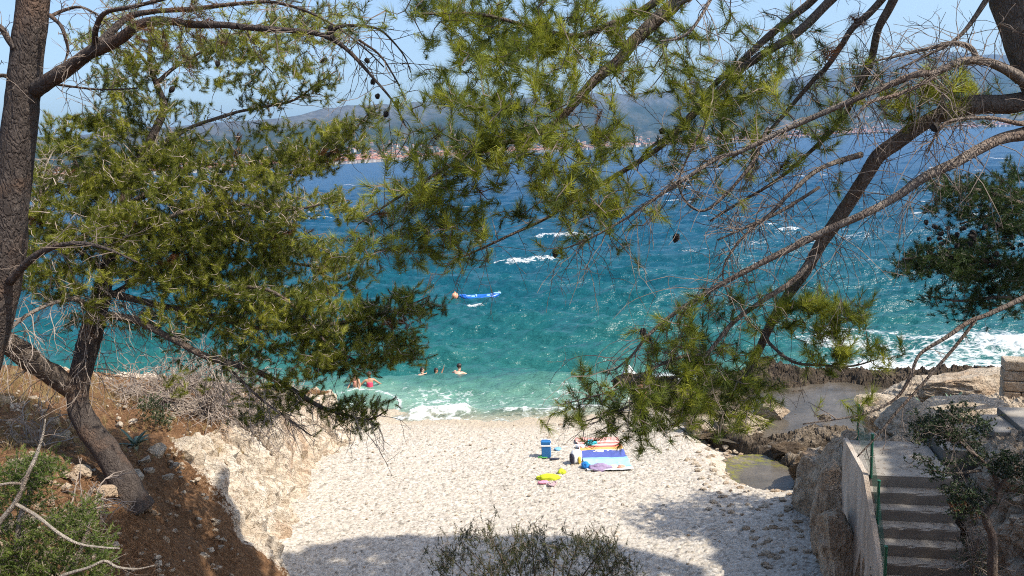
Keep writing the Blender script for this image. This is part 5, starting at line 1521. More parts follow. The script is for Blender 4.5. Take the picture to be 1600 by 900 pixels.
dryshrub(262, 640, 1.3, 301, 'grey leafless shrub nearest the bent trunk, on the cliff top', 70)
dryshrub(325, 655, 1.5, 302, 'tangled grey leafless shrub, middle one on the cliff top', 90)
dryshrub(385, 668, 1.3, 303, 'drooping grey leafless shrub above the bright cliff face', 80)
dryshrub(440, 650, 1.1, 304, 'thin leafless shrub under the long lower pine branch', 60)
dryshrub(300, 610, 1.2, 307, 'farthest grey leafless shrub, behind the others on the cliff top', 50)
dryshrub(205, 625, 1.0, 308, 'low leafless shrub directly right of the bent trunk', 36)
dryshrub(500, 655, 0.8, 309, 'small leafless shrub on the outer tip of the cliff', 36)
dryshrub(62, 705, 0.8, 305, 'small brown leafless shrub above the juniper bush', 14)
dryshrub(125, 815, 0.6, 306, 'low grey leafless twigs right of the juniper bush', 14)

# juniper bush in the lower left corner
g = at(70, 930, 6.2)
TJ = Tree('juniper_bush', g, 'bright green juniper bush with dead grey branches in the lower left corner', M['deadwood'], M['twig'], M['juniper'], 91, None, 'bush')
j1 = TJ.limb([(40, 980, 6.3, 16), (30, 900, 6.2, 12), (30, 820, 6.2, 9), (50, 760, 6.2, 6), (70, 720, 6.2, 3)], 'stem')
j2 = TJ.limb([(90, 980, 6.2, 14), (110, 900, 6.1, 10), (130, 850, 6.1, 6), (140, 815, 6.1, 3)], 'stem')
j3 = TJ.limb([(-30, 860, 5.9, 9), (0, 814, 5.9, 8), (24, 784, 5.9, 8), (43, 740, 5.9, 6), (57, 710, 5.95, 5), (66, 682, 6, 3.5), (70, 655, 6, 2)], 'dead_branch', mat=M['deadwood'], wob=0.01)
j4 = TJ.limb([(22, 786, 5.9, 6), (57, 806, 5.85, 5.5), (95, 835, 5.8, 5), (124, 850, 5.8, 4), (161, 855, 5.8, 3), (188, 856, 5.8, 2)], 'dead_branch', mat=M['deadwood'], wob=0.01)
j5 = TJ.limb([(-20, 762, 5.9, 5), (17, 755, 5.9, 4.5), (37, 757, 5.9, 3.5)], 'dead_branch', mat=M['deadwood'])
j6 = TJ.limb([(80, 915, 5.8, 7), (98, 900, 5.8, 6), (138, 887, 5.75, 5), (164, 876, 5.75, 4), (184, 885, 5.75, 4), (215, 888, 5.75, 3), (241, 883, 5.75, 2)], 'dead_branch', mat=M['deadwood'], wob=0.01)
tp, tn = clumps([(40, 730, 40, 25, 6.3, 0.3, 260), (35, 770, 45, 40, 6.35, 0.35, 380), (70, 740, 20, 25, 6.3, 0.2, 120), (110, 815, 40, 30, 6.2, 0.3, 300), (60, 850, 60, 40, 6.3, 0.4, 480), (130, 860, 45, 30, 6.15, 0.3, 340), (20, 860, 50, 50, 6.3, 0.4, 380), (90, 895, 70, 30, 6.1, 0.3, 380), (142, 795, 10, 10, 6.1, 0.1, 36), (160, 835, 15, 20, 6.1, 0.1, 60), (30, 910, 60, 40, 6.1, 0.3, 340), (150, 895, 30, 18, 6.0, 0.2, 90)], TJ.rs, 14, 0.07, 0.8, (0.55, 0.2))
TJ.grow(tp, tn, [j1, j2], lead=np.array([0.1, 0, 0.5]), r0=0.001, step=0.1)
for i in (j3, j4, j6): TJ.bare(i, 8, (0.05, 0.2), 0.1, 0.0022, (0.1, 0.95), 2)
TJ.done(34, 0.032, 0.0052, shoot=0.07, spread=(15, 60))

# tamarisk at the bottom of the picture
gx_, gy_ = 0.15, 7.6
g = np.array([gx_, gy_, float(bank_h(np.array(gx_), np.array(gy_)))])
TT = Tree('tamarisk_bush', g, 'feathery dark bush in shade at the bottom centre in front of the beach', M['bark'], M['twig'], M['tamarisk'], 93, None, 'bush')
rs_ = np.random.default_rng(2)
ti = []
for (px, py) in ((690, 860), (720, 845), (765, 835), (800, 850), (830, 838), (870, 850), (905, 842), (950, 848), (975, 870), (740, 880), (880, 880)):
    e = at(px, py, 7.5 + rs_.uniform(-0.35, 0.35))
    base = g + rs_.normal(0, 0.08, 3) * [1, 1, 0]
    ti.append(TT.limb([(*(base - [0, 0, 0.1]), 0.018), (*(base * 0.62 + e * 0.38 + [0, 0, 0.12]), 0.012), (*(base * 0.28 + e * 0.72 + [0, 0, 0.08]), 0.007), (*e, 0.003)], 'stem', world=True))
tp, tn = clumps([(690, 868, 22, 26, 7.5, 0.4, 82), (725, 852, 28, 26, 7.5, 0.4, 121), (765, 840, 22, 20, 7.5, 0.3, 71), (800, 865, 40, 26, 7.5, 0.4, 165), (835, 845, 30, 20, 7.5, 0.4, 104), (870, 862, 36, 26, 7.5, 0.4, 148), (910, 852, 28, 24, 7.5, 0.4, 121), (950, 858, 28, 24, 7.5, 0.4, 132), (975, 880, 18, 24, 7.5, 0.3, 71), (740, 890, 50, 20, 7.4, 0.4, 143), (840, 895, 70, 20, 7.4, 0.4, 181), (930, 892, 46, 20, 7.4, 0.4, 132), (768, 820, 10, 8, 7.5, 0.1, 7), (900, 832, 10, 8, 7.5, 0.1, 7), (940, 836, 12, 8, 7.5, 0.1, 7)], TT.rs, 9, 0.07, 0.9, (0.45, 0.2))
TT.grow(tp, tn, ti, lead=np.array([0, 0, 0.9]), r0=0.0012, step=0.1)
TT.done(26, 0.05, 0.0042, shoot=0.10, spread=(10, 45))

# leafy bush with a bare stem by the steps
g = at(1552, 930, 8.7)
TM = Tree('mastic_bush', g, 'dark leafy bush with a crooked bare stem against the rocks right of the stairs', M['bark'], M['twig'], M['mastic'], 95, None, 'bush')
m1 = TM.limb([(1553, 940, 8.7, 15), (1550, 895, 8.7, 14), (1551, 842, 8.7, 13), (1540, 808, 8.7, 11), (1556, 782, 8.7, 9), (1558, 756, 8.7, 7), (1548, 735, 8.7, 6), (1533, 718, 8.75, 5), (1508, 698, 8.8, 4), (1492, 680, 8.9, 3)], 'stem')
m2 = TM.limb([(1541, 808, 8.7, 8), (1528, 798, 8.6, 6), (1510, 785, 8.6, 4), (1490, 770, 8.6, 3)], 'branch')
m3 = TM.limb([(1556, 770, 8.7, 7), (1575, 745, 8.6, 5), (1600, 735, 8.6, 4)], 'branch')
m4 = TM.limb([(1533, 735, 8.75, 5), (1490, 740, 8.8, 4), (1455, 735, 8.8, 2)], 'branch')
tp, tn = clumps([(1450, 660, 26, 24, 9.1, 0.25, 120), (1490, 655, 40, 26, 9.1, 0.3, 200), (1470, 685, 40, 16, 9.0, 0.25, 110), (1530, 665, 20, 20, 9.0, 0.2, 55), (1450, 722, 24, 16, 8.8, 0.2, 80), (1470, 740, 18, 10, 8.8, 0.2, 40), (1500, 762, 26, 20, 8.6, 0.25, 140), (1520, 785, 20, 16, 8.6, 0.2, 90), (1495, 790, 16, 12, 8.6, 0.2, 40), (1555, 725, 26, 18, 8.6, 0.25, 130), (1590, 730, 22, 16, 8.6, 0.2, 90), (1500, 715, 36, 14, 8.8, 0.2, 70), (1590, 760, 14, 14, 8.6, 0.2, 25)], TM.rs, 10, 0.06, 0.8, (0.45, 0.2))
tq, tm = clumps([(1475, 662, 46, 22, 9.1, 0.3, 260), (1510, 690, 30, 16, 9.0, 0.25, 120), (1510, 780, 24, 22, 8.6, 0.2, 130), (1580, 728, 28, 16, 8.6, 0.2, 90)], TM.rs, 10, 0.06, 0.8, (0.4, 0.2), 0.12)
tp, tn = np.concatenate([tp, tq]), np.concatenate([tn, tm])
TM.grow(tp, tn, [m1, m2, m3, m4], r0=0.0014, step=0.1)
wires(TM, m1, at(1490, 690, 8.9), 26, (0.25, 0.6), 0.003, (-0.3, 0, 0.5), 0.6, 0.3, 4)
TM.bare(m1, 16, (0.15, 0.5), 0.2, 0.003, (0.3, 1.0), 3)
TM.done(13, 0.035, 0.016, shoot=0.07, spread=(30, 85))
# undergrowth at its foot
g = at(1520, 880, 9.0)
TU = Tree('thorn_bush', g, 'low dark thorny scrub on the ground beside the lower steps', M['bark'], M['twig'], M['mastic'], 96, None, 'bush')
u1 = TU.limb([(*(g + [0, 0, -0.2]), 0.02), (*(g + [0.02, 0, 0.1]), 0.015), (*(g + [0.1, 0.05, 0.35]), 0.008)], 'stem', world=True)
wires(TU, u1, g, 22, (0.3, 0.7), 0.004, (0, 0, 0.6), 0.6, 0.3, 3)
tp, tn = clumps([(1520, 875, 26, 22, 9.1, 0.25, 200), (1515, 850, 14, 14, 9.2, 0.2, 60)], TU.rs, 8, 0.07, 0.8, (0.4, 0.2))
TU.grow(tp, tn, [u1], step=0.1)
TU.done(12, 0.025, 0.010, shoot=0.06, spread=(30, 85))

# yellow green spurge behind the fence
g = on(1412, 662, 3.0)
TS = Tree('spurge_bush', g, 'small bright yellow green bush among the white rocks behind the landing', M['bark'], M['twig'], M['spurge'], 97, None, 'bush')
s1 = TS.limb([(*(g - [0, 0, 0.2]), 0.02), (*(g + [0, 0, 0.1]), 0.012), (*(g + [0.05, 0, 0.25]), 0.006)], 'stem', world=True)
gd = float(g[1])
tp, tn = clumps([(1408, 646, 20, 12, gd, 0.2, 200), (1428, 638, 10, 10, gd, 0.15, 60)], TS.rs, 10, 0.06, 0.8, (0.6, 0.2))
TS.grow(tp, tn, [s1], step=0.1)
TS.done(18, 0.06, 0.011, shoot=0.05, spread=(15, 60))
# grey green shrub on the cliff top
g = hit(245, 668, land_h)
TG = Tree('green_shrub', g, 'low dull green shrub on the cliff top beside the leafless shrubs', M['bark'], M['twig'], M['mastic'], 98, None, 'shrub')
s1 = TG.limb([(*(g - [0, 0, 0.2]), 0.02), (*(g + [0, 0, 0.15]), 0.012), (*(g + [0.05, 0, 0.4]), 0.006)], 'stem', world=True)
gd = float(g[1])
tp, tn = clumps([(238, 640, 22, 16, gd, 0.3, 200), (255, 655, 18, 14, gd, 0.3, 120), (430, 590, 26, 16, gd + 4, 0.3, 90)][:2], TG.rs, 9, 0.08, 0.8, (0.6, 0.2))
TG.grow(tp, tn, [s1], step=0.12)
TG.done(14, 0.05, 0.014, shoot=0.06, spread=(20, 70))
# yellow green shrubs half hidden behind the pine
for k_, (px, py, lb) in enumerate(((440, 648, 'yellow green bush on the far cliff edge under the long pine branch'), (370, 615, 'light green bush behind the leafless shrubs on the cliff top'))):
    g = hit(px, py, land_h)
    TG = Tree('green_shrub', g, lb, M['bark'], M['twig'], M['juniper'], 120 + k_, None, 'shrub')
    s1 = TG.limb([(*(g - [0, 0, 0.2]), 0.02), (*(g + [0, 0, 0.3]), 0.012), (*(g + [0.05, 0, 0.7]), 0.006)], 'stem', world=True)
    tp, tn = clumps([(px, py - 22, 26, 20, float(g[1]), 0.4, 260)], TG.rs, 9, 0.10, 0.8, (0.8, 0.15))
    TG.grow(tp, tn, [s1], step=0.15)
    TG.done(20, 0.07, 0.009, shoot=0.08, spread=(15, 60))


def agave(loc, n, L, label, seed):
    rt_ = empty('agave', loc, label, 'plant')
    rs_ = np.random.default_rng(seed)
    for k in range(n):
        a = k * 2.4 + rs_.uniform(-0.2, 0.2); el = rs_.uniform(0.35, 1.2); ln = L * rs_.uniform(0.7, 1.1)
        u = np.linspace(0, 1, 9)
        r_ = ln * (u * math.cos(el) + 0.10 * u * u); z = ln * (u * math.sin(el) - 0.22 * u ** 2.5 * (1.3 - el * 0.6))
        P_ = np.stack([r_ * math.cos(a), r_ * math.sin(a), z + 0.02], -1) + loc
        wd = 0.11 * ln * np.sin(math.pi * (0.22 + 0.78 * u)) ** 0.7 + 0.002
        sd = np.array([-math.sin(a), math.cos(a), 0])
        up = np.array([0, 0, 1.0])
        V = np.stack([P_ - sd * wd[:, None] + up * (wd * 0.45)[:, None], P_ + up * 0, P_ + sd * wd[:, None] + up * (wd * 0.45)[:, None], P_ - up * (wd * 0.35)[:, None]], 1).reshape(-1, 3)
        F = []
        for i in range(8):
            for c in range(4):
                F.append((i * 4 + c, i * 4 + (c + 1) % 4, i * 4 + 4 + (c + 1) % 4, i * 4 + 4 + c))
        b = MB(); b.add(V, np.array(F)); b.build('leaf', M['agave'], rt_, smooth=True)


agave(hit(212, 700, land_h), 13, 0.42, 'small dark agave on the slope right of the bent trunk', 5)
agave(on(1447, 652, 3.05), 11, 0.5, 'grey green agave with upright leaves among the rocks behind the landing', 6)
agave(on(1486, 638, 2.9), 12, 0.45, 'pale agave beside the ochre rock bank on the right', 7)

# ------------------------------------------------------------------ things on the beach
def bz(x, y): return float(beach_h(np.array(x), np.array(y))) + 0.045
def spot(px, py):
    z = 0.3
    for _ in range(8):
        p_ = on(px, py, z); z = bz(p_[0], p_[1])
    return p_


M['blue'] = plain('blue_plastic', (0.02, 0.14, 0.36), 0.4)
M['white'] = plain('white_plastic', (0.78, 0.79, 0.8), 0.45)
M['lime'] = plain('lime_cloth', (0.48, 0.55, 0.03), 0.8, 0.2, 0.2)
M['pink'] = plain('pink_cloth', (0.72, 0.28, 0.38), 0.8, 0.2, 0.2)
M['mauve'] = plain('mauve_cloth', (0.30, 0.23, 0.36), 0.85, 0.2, 0.2)
M['turq'] = plain('turquoise_cloth', (0.05, 0.42, 0.50), 0.8, 0.2, 0.35)
M['greypink'] = plain('grey_pink_rubber', (0.42, 0.30, 0.31), 0.7)
M['greenp'] = plain('green_rubber', (0.10, 0.38, 0.10), 0.6)
M['black'] = plain('dark_cloth', (0.03, 0.03, 0.05), 0.8)
M['skyb'] = plain('pale_blue_cloth', (0.20, 0.42, 0.62), 0.8, 0.2, 0.2)
M['bluec'] = plain('bright_blue_cloth', (0.03, 0.22, 0.60), 0.8, 0.2, 0.2)
M['coral'] = plain('coral_cloth', (0.72, 0.30, 0.22), 0.8, 0.2, 0.2)
M['yellowp'] = plain('yellow_plastic', (0.70, 0.50, 0.06), 0.5)
M['straw'] = plain('straw_cloth', (0.62, 0.55, 0.40), 0.8)

p_ = spot(854, 713)
ro = empty('cooler', p_, 'tall blue cool box with a white band, standing on the pebbles', 'cool box', rz=-0.12)
def lbox(par, name, c, s, mat, bev=0.01):
    b = MB(); box(b, c, s, 0, bev)
    return b.build(name, M[mat], par, world=False)
lbox(ro, 'body', (0, 0, 0.165), (0.26, 0.24, 0.33), 'blue', 0.018)
lbox(ro, 'band', (0, 0, 0.355), (0.272, 0.252, 0.05), 'white', 0.008)
ld = lbox(ro, 'lid', (0, 0, 0.432), (0.268, 0.248, 0.10), 'blue', 0.02)
b = MB()
tube(b, np.array([(-0.139, 0, 0.40), (-0.146, 0, 0.46), (-0.12, 0, 0.505), (0, 0, 0.515), (0.12, 0, 0.505), (0.146, 0, 0.46), (0.139, 0, 0.40)]), 0.011, 8)
b.build('handle', M['white'], ro, smooth=True, world=False)


def crumple(name, px, py, size, mat, label, cat, seed, rz=0.0, lift=0.0, z=None):
    p_ = spot(px, py)
    V, F = ICO[4]
    n_ = ridged(V[:, 0] * 1.6 + seed, V[:, 1] * 1.6, V[:, 2] * 1.6, 4, seed)
    m_ = fbm(V[:, 0] * 1.2, V[:, 1] * 1.2 + seed, 0, 3, seed + 2)
    q = V * (1 + 0.32 * n_ + 0.35 * m_)[:, None] * np.asarray(size)
    q[:, 2] = np.maximum(q[:, 2], -0.15 * size[2])
    b = MB(); b.add(q, F)
    o = b.build(name, M[mat] if isinstance(mat, str) else mat, None, smooth=True)
    o.location = p_ + np.array([0, 0, lift]); o.rotation_euler = (0, 0, rz)
    return tag(o, label, cat)


def sandal(name, px, py, mat, label, rz, group=None):
    p_ = spot(px, py)
    ro = empty(name, p_, label, 'sandal', group, rz)
    u = np.linspace(0, 2 * math.pi, 25)[:-1]
    xo = 0.048 * np.cos(u) * (1 + 0.15 * np.sin(u)); yo = 0.135 * np.sin(u)
    b = MB()
    V = np.concatenate([np.stack([xo, yo, np.zeros(24)], -1), np.stack([xo, yo, np.full(24, 0.022)], -1), [[0, 0, 0.022]]])
    b.add(V, np.array([(i, (i + 1) % 24, 24 + (i + 1) % 24, 24 + i) for i in range(24)]))
    b.f3.append(np.array([(24 + i, 24 + (i + 1) % 24, 48) for i in range(24)]))
    b.build('sole', M[mat], ro, world=False)
    b = MB()
    tube(b, catmull([(-0.045, 0.0, 0.02), (-0.03, 0.05, 0.05), (0, 0.075, 0.035), (0.03, 0.05, 0.05), (0.045, 0.0, 0.02)], 5), 0.009, 6)
    b.build('strap', M[mat], ro, smooth=True, world=False)


def towel(name, corners, stops, label, seed, axis=1, nn=(60, 44)):
    C_ = [spot(*c) for c in corners]           # far left, far right, near right, near left
    U, V_ = np.meshgrid(np.linspace(0, 1, nn[0]), np.linspace(0, 1, nn[1]))
    P_ = (C_[0][None, None] * ((1 - U) * (1 - V_))[..., None] + C_[1] * (U * (1 - V_))[..., None] + C_[2] * (U * V_)[..., None] + C_[3] * ((1 - U) * V_)[..., None])
    x, y = P_[..., 0], P_[..., 1]
    wr = 0.02 * fbm(x * 3, y * 3, seed, 3, seed) + 0.022 * np.maximum(0, ridged(x * 2.2 + seed, y * 2.2, 0, 2, seed + 4) - 0.55) * 2.5
    z = beach_h(x, y) + 0.075 + np.maximum(wr, -0.012)
    ed = 0.02 * fbm(U * 9, V_ * 9, seed, 2, seed)
    x = x + ed; y = y + ed
    Tp = np.stack([x, y, z], -1).reshape(-1, 3)
    Bt = Tp - [0, 0, 0.012]
    h_, w_ = nn[1], nn[0]
    idx = np.arange(h_ * w_).reshape(h_, w_)
    Ft = np.stack([idx[:-1, :-1], idx[1:, :-1], idx[1:, 1:], idx[:-1, 1:]], -1).reshape(-1, 4)
    ring = np.concatenate([idx[0, :], idx[1:, -1], idx[-1, -2::-1], idx[-2:0:-1, 0]])
    Fs = np.array([(ring[i], ring[(i + 1) % len(ring)], ring[(i + 1) % len(ring)] + h_ * w_, ring[i] + h_ * w_) for i in range(len(ring))])
    b = MB(); b.add(np.concatenate([Tp, Bt]), np.concatenate([Ft, Ft[:, ::-1] + h_ * w_, Fs]))
    sv = (V_ if axis else U).ravel()
    t = NT(name + '_weave')
    col = t.ramp(t.attr('band'), stops, 'CONSTANT')
    t.set(col=col, rough=0.9, spec=0.1, normal=t.bump(t.noise(t.pos(), 160, 2), 0.3, 0.004))
    o = b.build(name, t.m, None, smooth=True, attrs={'band': np.concatenate([sv, sv])})
    return tag(o, label, 'towel')


towel('beach_towel', ((898, 686), (966, 684), (974, 706), (908, 709)), [(0, (0.72, 0.36, 0.32)), (0.22, (0.78, 0.52, 0.45)), (0.34, (0.66, 0.20, 0.17)), (0.44, (0.76, 0.48, 0.42)), (0.58, (0.66, 0.16, 0.13)), (0.68, (0.76, 0.40, 0.14)), (0.84, (0.80, 0.62, 0.42)), (0.92, (0.75, 0.72, 0.70))], 'beach towel with pink, red and orange stripes lying behind the blue towel', 3)
towel('beach_towel', ((907, 706), (974, 704), (990, 734), (917, 736)), [(0, (0.09, 0.12, 0.36)), (0.36, (0.26, 0.50, 0.66)), (0.44, (0.34, 0.58, 0.70)), (0.80, (0.24, 0.46, 0.66)), (0.86, (0.62, 0.66, 0.68))], 'beach towel in dark and light blue bands, in front of the striped one', 8)
crumple('swim_shorts', 924, 695, (0.15, 0.13, 0.11), 'turq', 'turquoise crumpled cloth on the striped towel', 'clothing', 3, 0.3, 0.04)
p_ = spot(901, 722)
ro = empty('beach_bag', p_, 'white and black soft bag standing at the left end of the blue towel', 'bag', rz=0.4)
def soft(par, name, c, s, mat, seed):
    V, F = ICO[4]
    V = np.sign(V) * np.abs(V) ** 0.55
    V = V * (1 + 0.10 * fbm(V[:, 0] * 2 + seed, V[:, 1] * 2, V[:, 2] * 2, 3, seed))[:, None]
    b = MB(); b.add(V * np.asarray(s) + np.asarray(c), F)
    return b.build(name, M[mat], par, smooth=True, world=False)
soft(ro, 'body', (0, 0, 0.17), (0.15, 0.11, 0.18), 'white', 1)
soft(ro, 'side_pocket', (-0.15, -0.02, 0.14), (0.045, 0.10, 0.14), 'black', 2)
soft(ro, 'bottle_pocket', (0.03, -0.125, 0.10), (0.04, 0.03, 0.10), 'yellowp', 3)
b = MB(); tube(b, catmull([(-0.10, 0, 0.33), (-0.08, 0.02, 0.45), (0.02, 0.03, 0.49), (0.10, 0.02, 0.43), (0.11, 0, 0.33)], 6), 0.010, 6); b.build('strap', M['white'], ro, smooth=True, world=False)
crumple('t_shirt', 909, 699, (0.16, 0.10, 0.06), 'white', 'white crumpled shirt at the edge of the striped towel', 'clothing', 5, -0.5, 0.03)
crumple('swim_bag', 916, 730, (0.11, 0.13, 0.10), 'bluec', 'bright blue small bag at the near left corner of the blue towel', 'bag', 6, 0.2, 0.03)
crumple('jumper', 938, 733, (0.26, 0.15, 0.10), 'mauve', 'mauve grey jumper dropped over the near edge of the blue towel', 'clothing', 7, -0.1, 0.03)
crumple('swimsuit', 971, 731, (0.10, 0.07, 0.05), 'coral', 'coral crumpled swimsuit at the near right corner of the blue towel', 'clothing', 9, 0.4, 0.03)
crumple('sun_hat', 958, 731, (0.11, 0.08, 0.05), 'straw', 'straw coloured crumpled hat between the mauve jumper and coral swimsuit', 'hat', 10, 0.0, 0.03)
crumple('life_vest', 855, 747, (0.26, 0.11, 0.09), 'lime', 'large lime yellow crumpled vest on the pebbles', 'vest', 11, -0.1)
crumple('arm_band', 878, 738, (0.10, 0.09, 0.08), 'lime', 'small lime yellow piece nearest the towels', 'swim float', 12, 0.5)
crumple('bathing_cap', 849, 754, (0.12, 0.07, 0.05), 'pink', 'pink crumpled cloth just below the lime vest', 'clothing', 13, 0.2)
sandal('sandal', 860, 758, 'greypink', 'grey pink sandal turned towards the pink cloth', 0.8)
sandal('sandal', 866, 756, 'greypink', 'grey pink sandal on the right of its pair', -0.4)
sandal('sandal', 848, 715, 'greenp', 'green sandal beside the cool box', 1.4)
crumple('cap', 872, 702, (0.10, 0.08, 0.05), 'skyb', 'pale blue crumpled cap right of the cool box', 'hat', 14)
crumple('dark_cloth', 866, 717, (0.11, 0.04, 0.025), 'black', 'thin dark cloth on the pebbles in front of the cool box', 'clothing', 15)

# ------------------------------------------------------------------ inflatable boat and buoy
M['boat'] = plain('blue_vinyl', (0.015, 0.13, 0.50), 0.3, 0.5)
M['boatl'] = plain('light_blue_vinyl', (0.22, 0.42, 0.72), 0.35, 0.5)
M['boatf'] = plain('grey_blue_vinyl', (0.12, 0.25, 0.40), 0.5)
pa, pbx = on(719, 463, 0.1), on(781, 459, 0.1)
c = (pa + pbx) / 2; LN = np.linalg.norm(pbx - pa)
zb = sea_z(c[0], c[1])
ro = empty('inflatable_kayak', (c[0], c[1], zb + 0.02), 'empty blue inflatable kayak drifting on the sea beside an orange buoy', 'kayak', rz=math.atan2(pbx[1] - pa[1], pbx[0] - pa[0]))
hl = LN / 2
for sgn in (-1, 1):
    u = np.linspace(-1, 1, 33)
    P_ = np.stack([u * hl, sgn * 0.42 * (1 - np.abs(u) ** 2.6), 0.12 + 0.20 * np.abs(u) ** 3], -1)
    b = MB(); tube(b, P_, 0.135 * (1 - 0.45 * np.abs(u) ** 4), 14)
    b.build('side_tube', M['boat'], ro, smooth=True, world=False)
b = MB()
u = np.linspace(-0.9, 0.9, 20)
for k in range(5):
    tube(b, np.stack([u * hl, (k - 2) * 0.13 * (1 - np.abs(u) ** 2.6), 0.02 + 0.15 * np.abs(u) ** 3], -1), 0.07, 8)
b.build('floor', M['boatf'], ro, smooth=True, world=False)
for x0 in (-0.45, 0.55):
    soft(ro, 'seat', (x0, 0, 0.20), (0.14, 0.24, 0.07), 'boatl', 4)
    soft(ro, 'backrest', (x0 + 0.20, 0, 0.25), (0.06, 0.22, 0.09), 'boatl', 5)
for sx, mt in ((1, 'boatl'), (-1, 'boat')):
    soft(ro, 'deck_cover', (sx * (hl - 0.16), 0, 0.34), (0.24, 0.17, 0.06), mt, 6)
b = MB(); tube(b, np.array([(hl - 0.02, 0, 0.36), (hl + 0.03, 0, 0.44), (hl - 0.1, 0, 0.46)]), 0.014, 6); b.build('carry_handle', M['white'], ro, world=False)
p_ = on(711, 463, 0.1); zb = sea_z(p_[0], p_[1])
M['buoy'] = plain('faded_orange_plastic', (0.72, 0.33, 0.20), 0.45)
ro = empty('buoy', (p_[0], p_[1], zb + 0.10), 'round faded orange buoy floating at the left end of the blue kayak', 'buoy')
b = MB(); V, F = ICO[4]; Vb = V * 0.22; Vb[:, 2] *= 1.08; b.add(Vb, F); b.build('ball', M['buoy'], ro, smooth=True, world=False)
b = MB(); lathe(b, [(0.0, 0.30), (0.045, 0.29), (0.05, 0.24), (0.07, 0.2)], (0, 0, 0), 12); b.build('eye', M['buoy'], ro, world=False)

# ------------------------------------------------------------------ people
def skinmat(name, col):
    t = NT(name); t.set(col=col, rough=0.5, spec=0.35); t.bsdf.inputs['Subsurface Weight'].default_value = 0.1
    t.bsdf.inputs['Subsurface Radius'].default_value = (0.02, 0.008, 0.004)
    return t.m


M['skin'] = skinmat('tanned_skin', (0.46, 0.25, 0.16))
M['skin2'] = skinmat('fair_skin', (0.58, 0.36, 0.26))
M['hair'] = simple('dark_wet_hair', (0.025, 0.018, 0.014), 0.4, 0.3, 40)
M['hairb'] = simple('brown_hair', (0.09, 0.045, 0.025), 0.5, 0.3, 40)
M['swimred'] = plain('pink_red_swimwear', (0.70, 0.06, 0.12), 0.6)
M['swimdark'] = plain('dark_swim_shorts', (0.02, 0.03, 0.05), 0.6)
M['eye'] = plain('eye_dark', (0.03, 0.02, 0.02), 0.3)
M['lip'] = plain('lips', (0.40, 0.14, 0.11), 0.5)


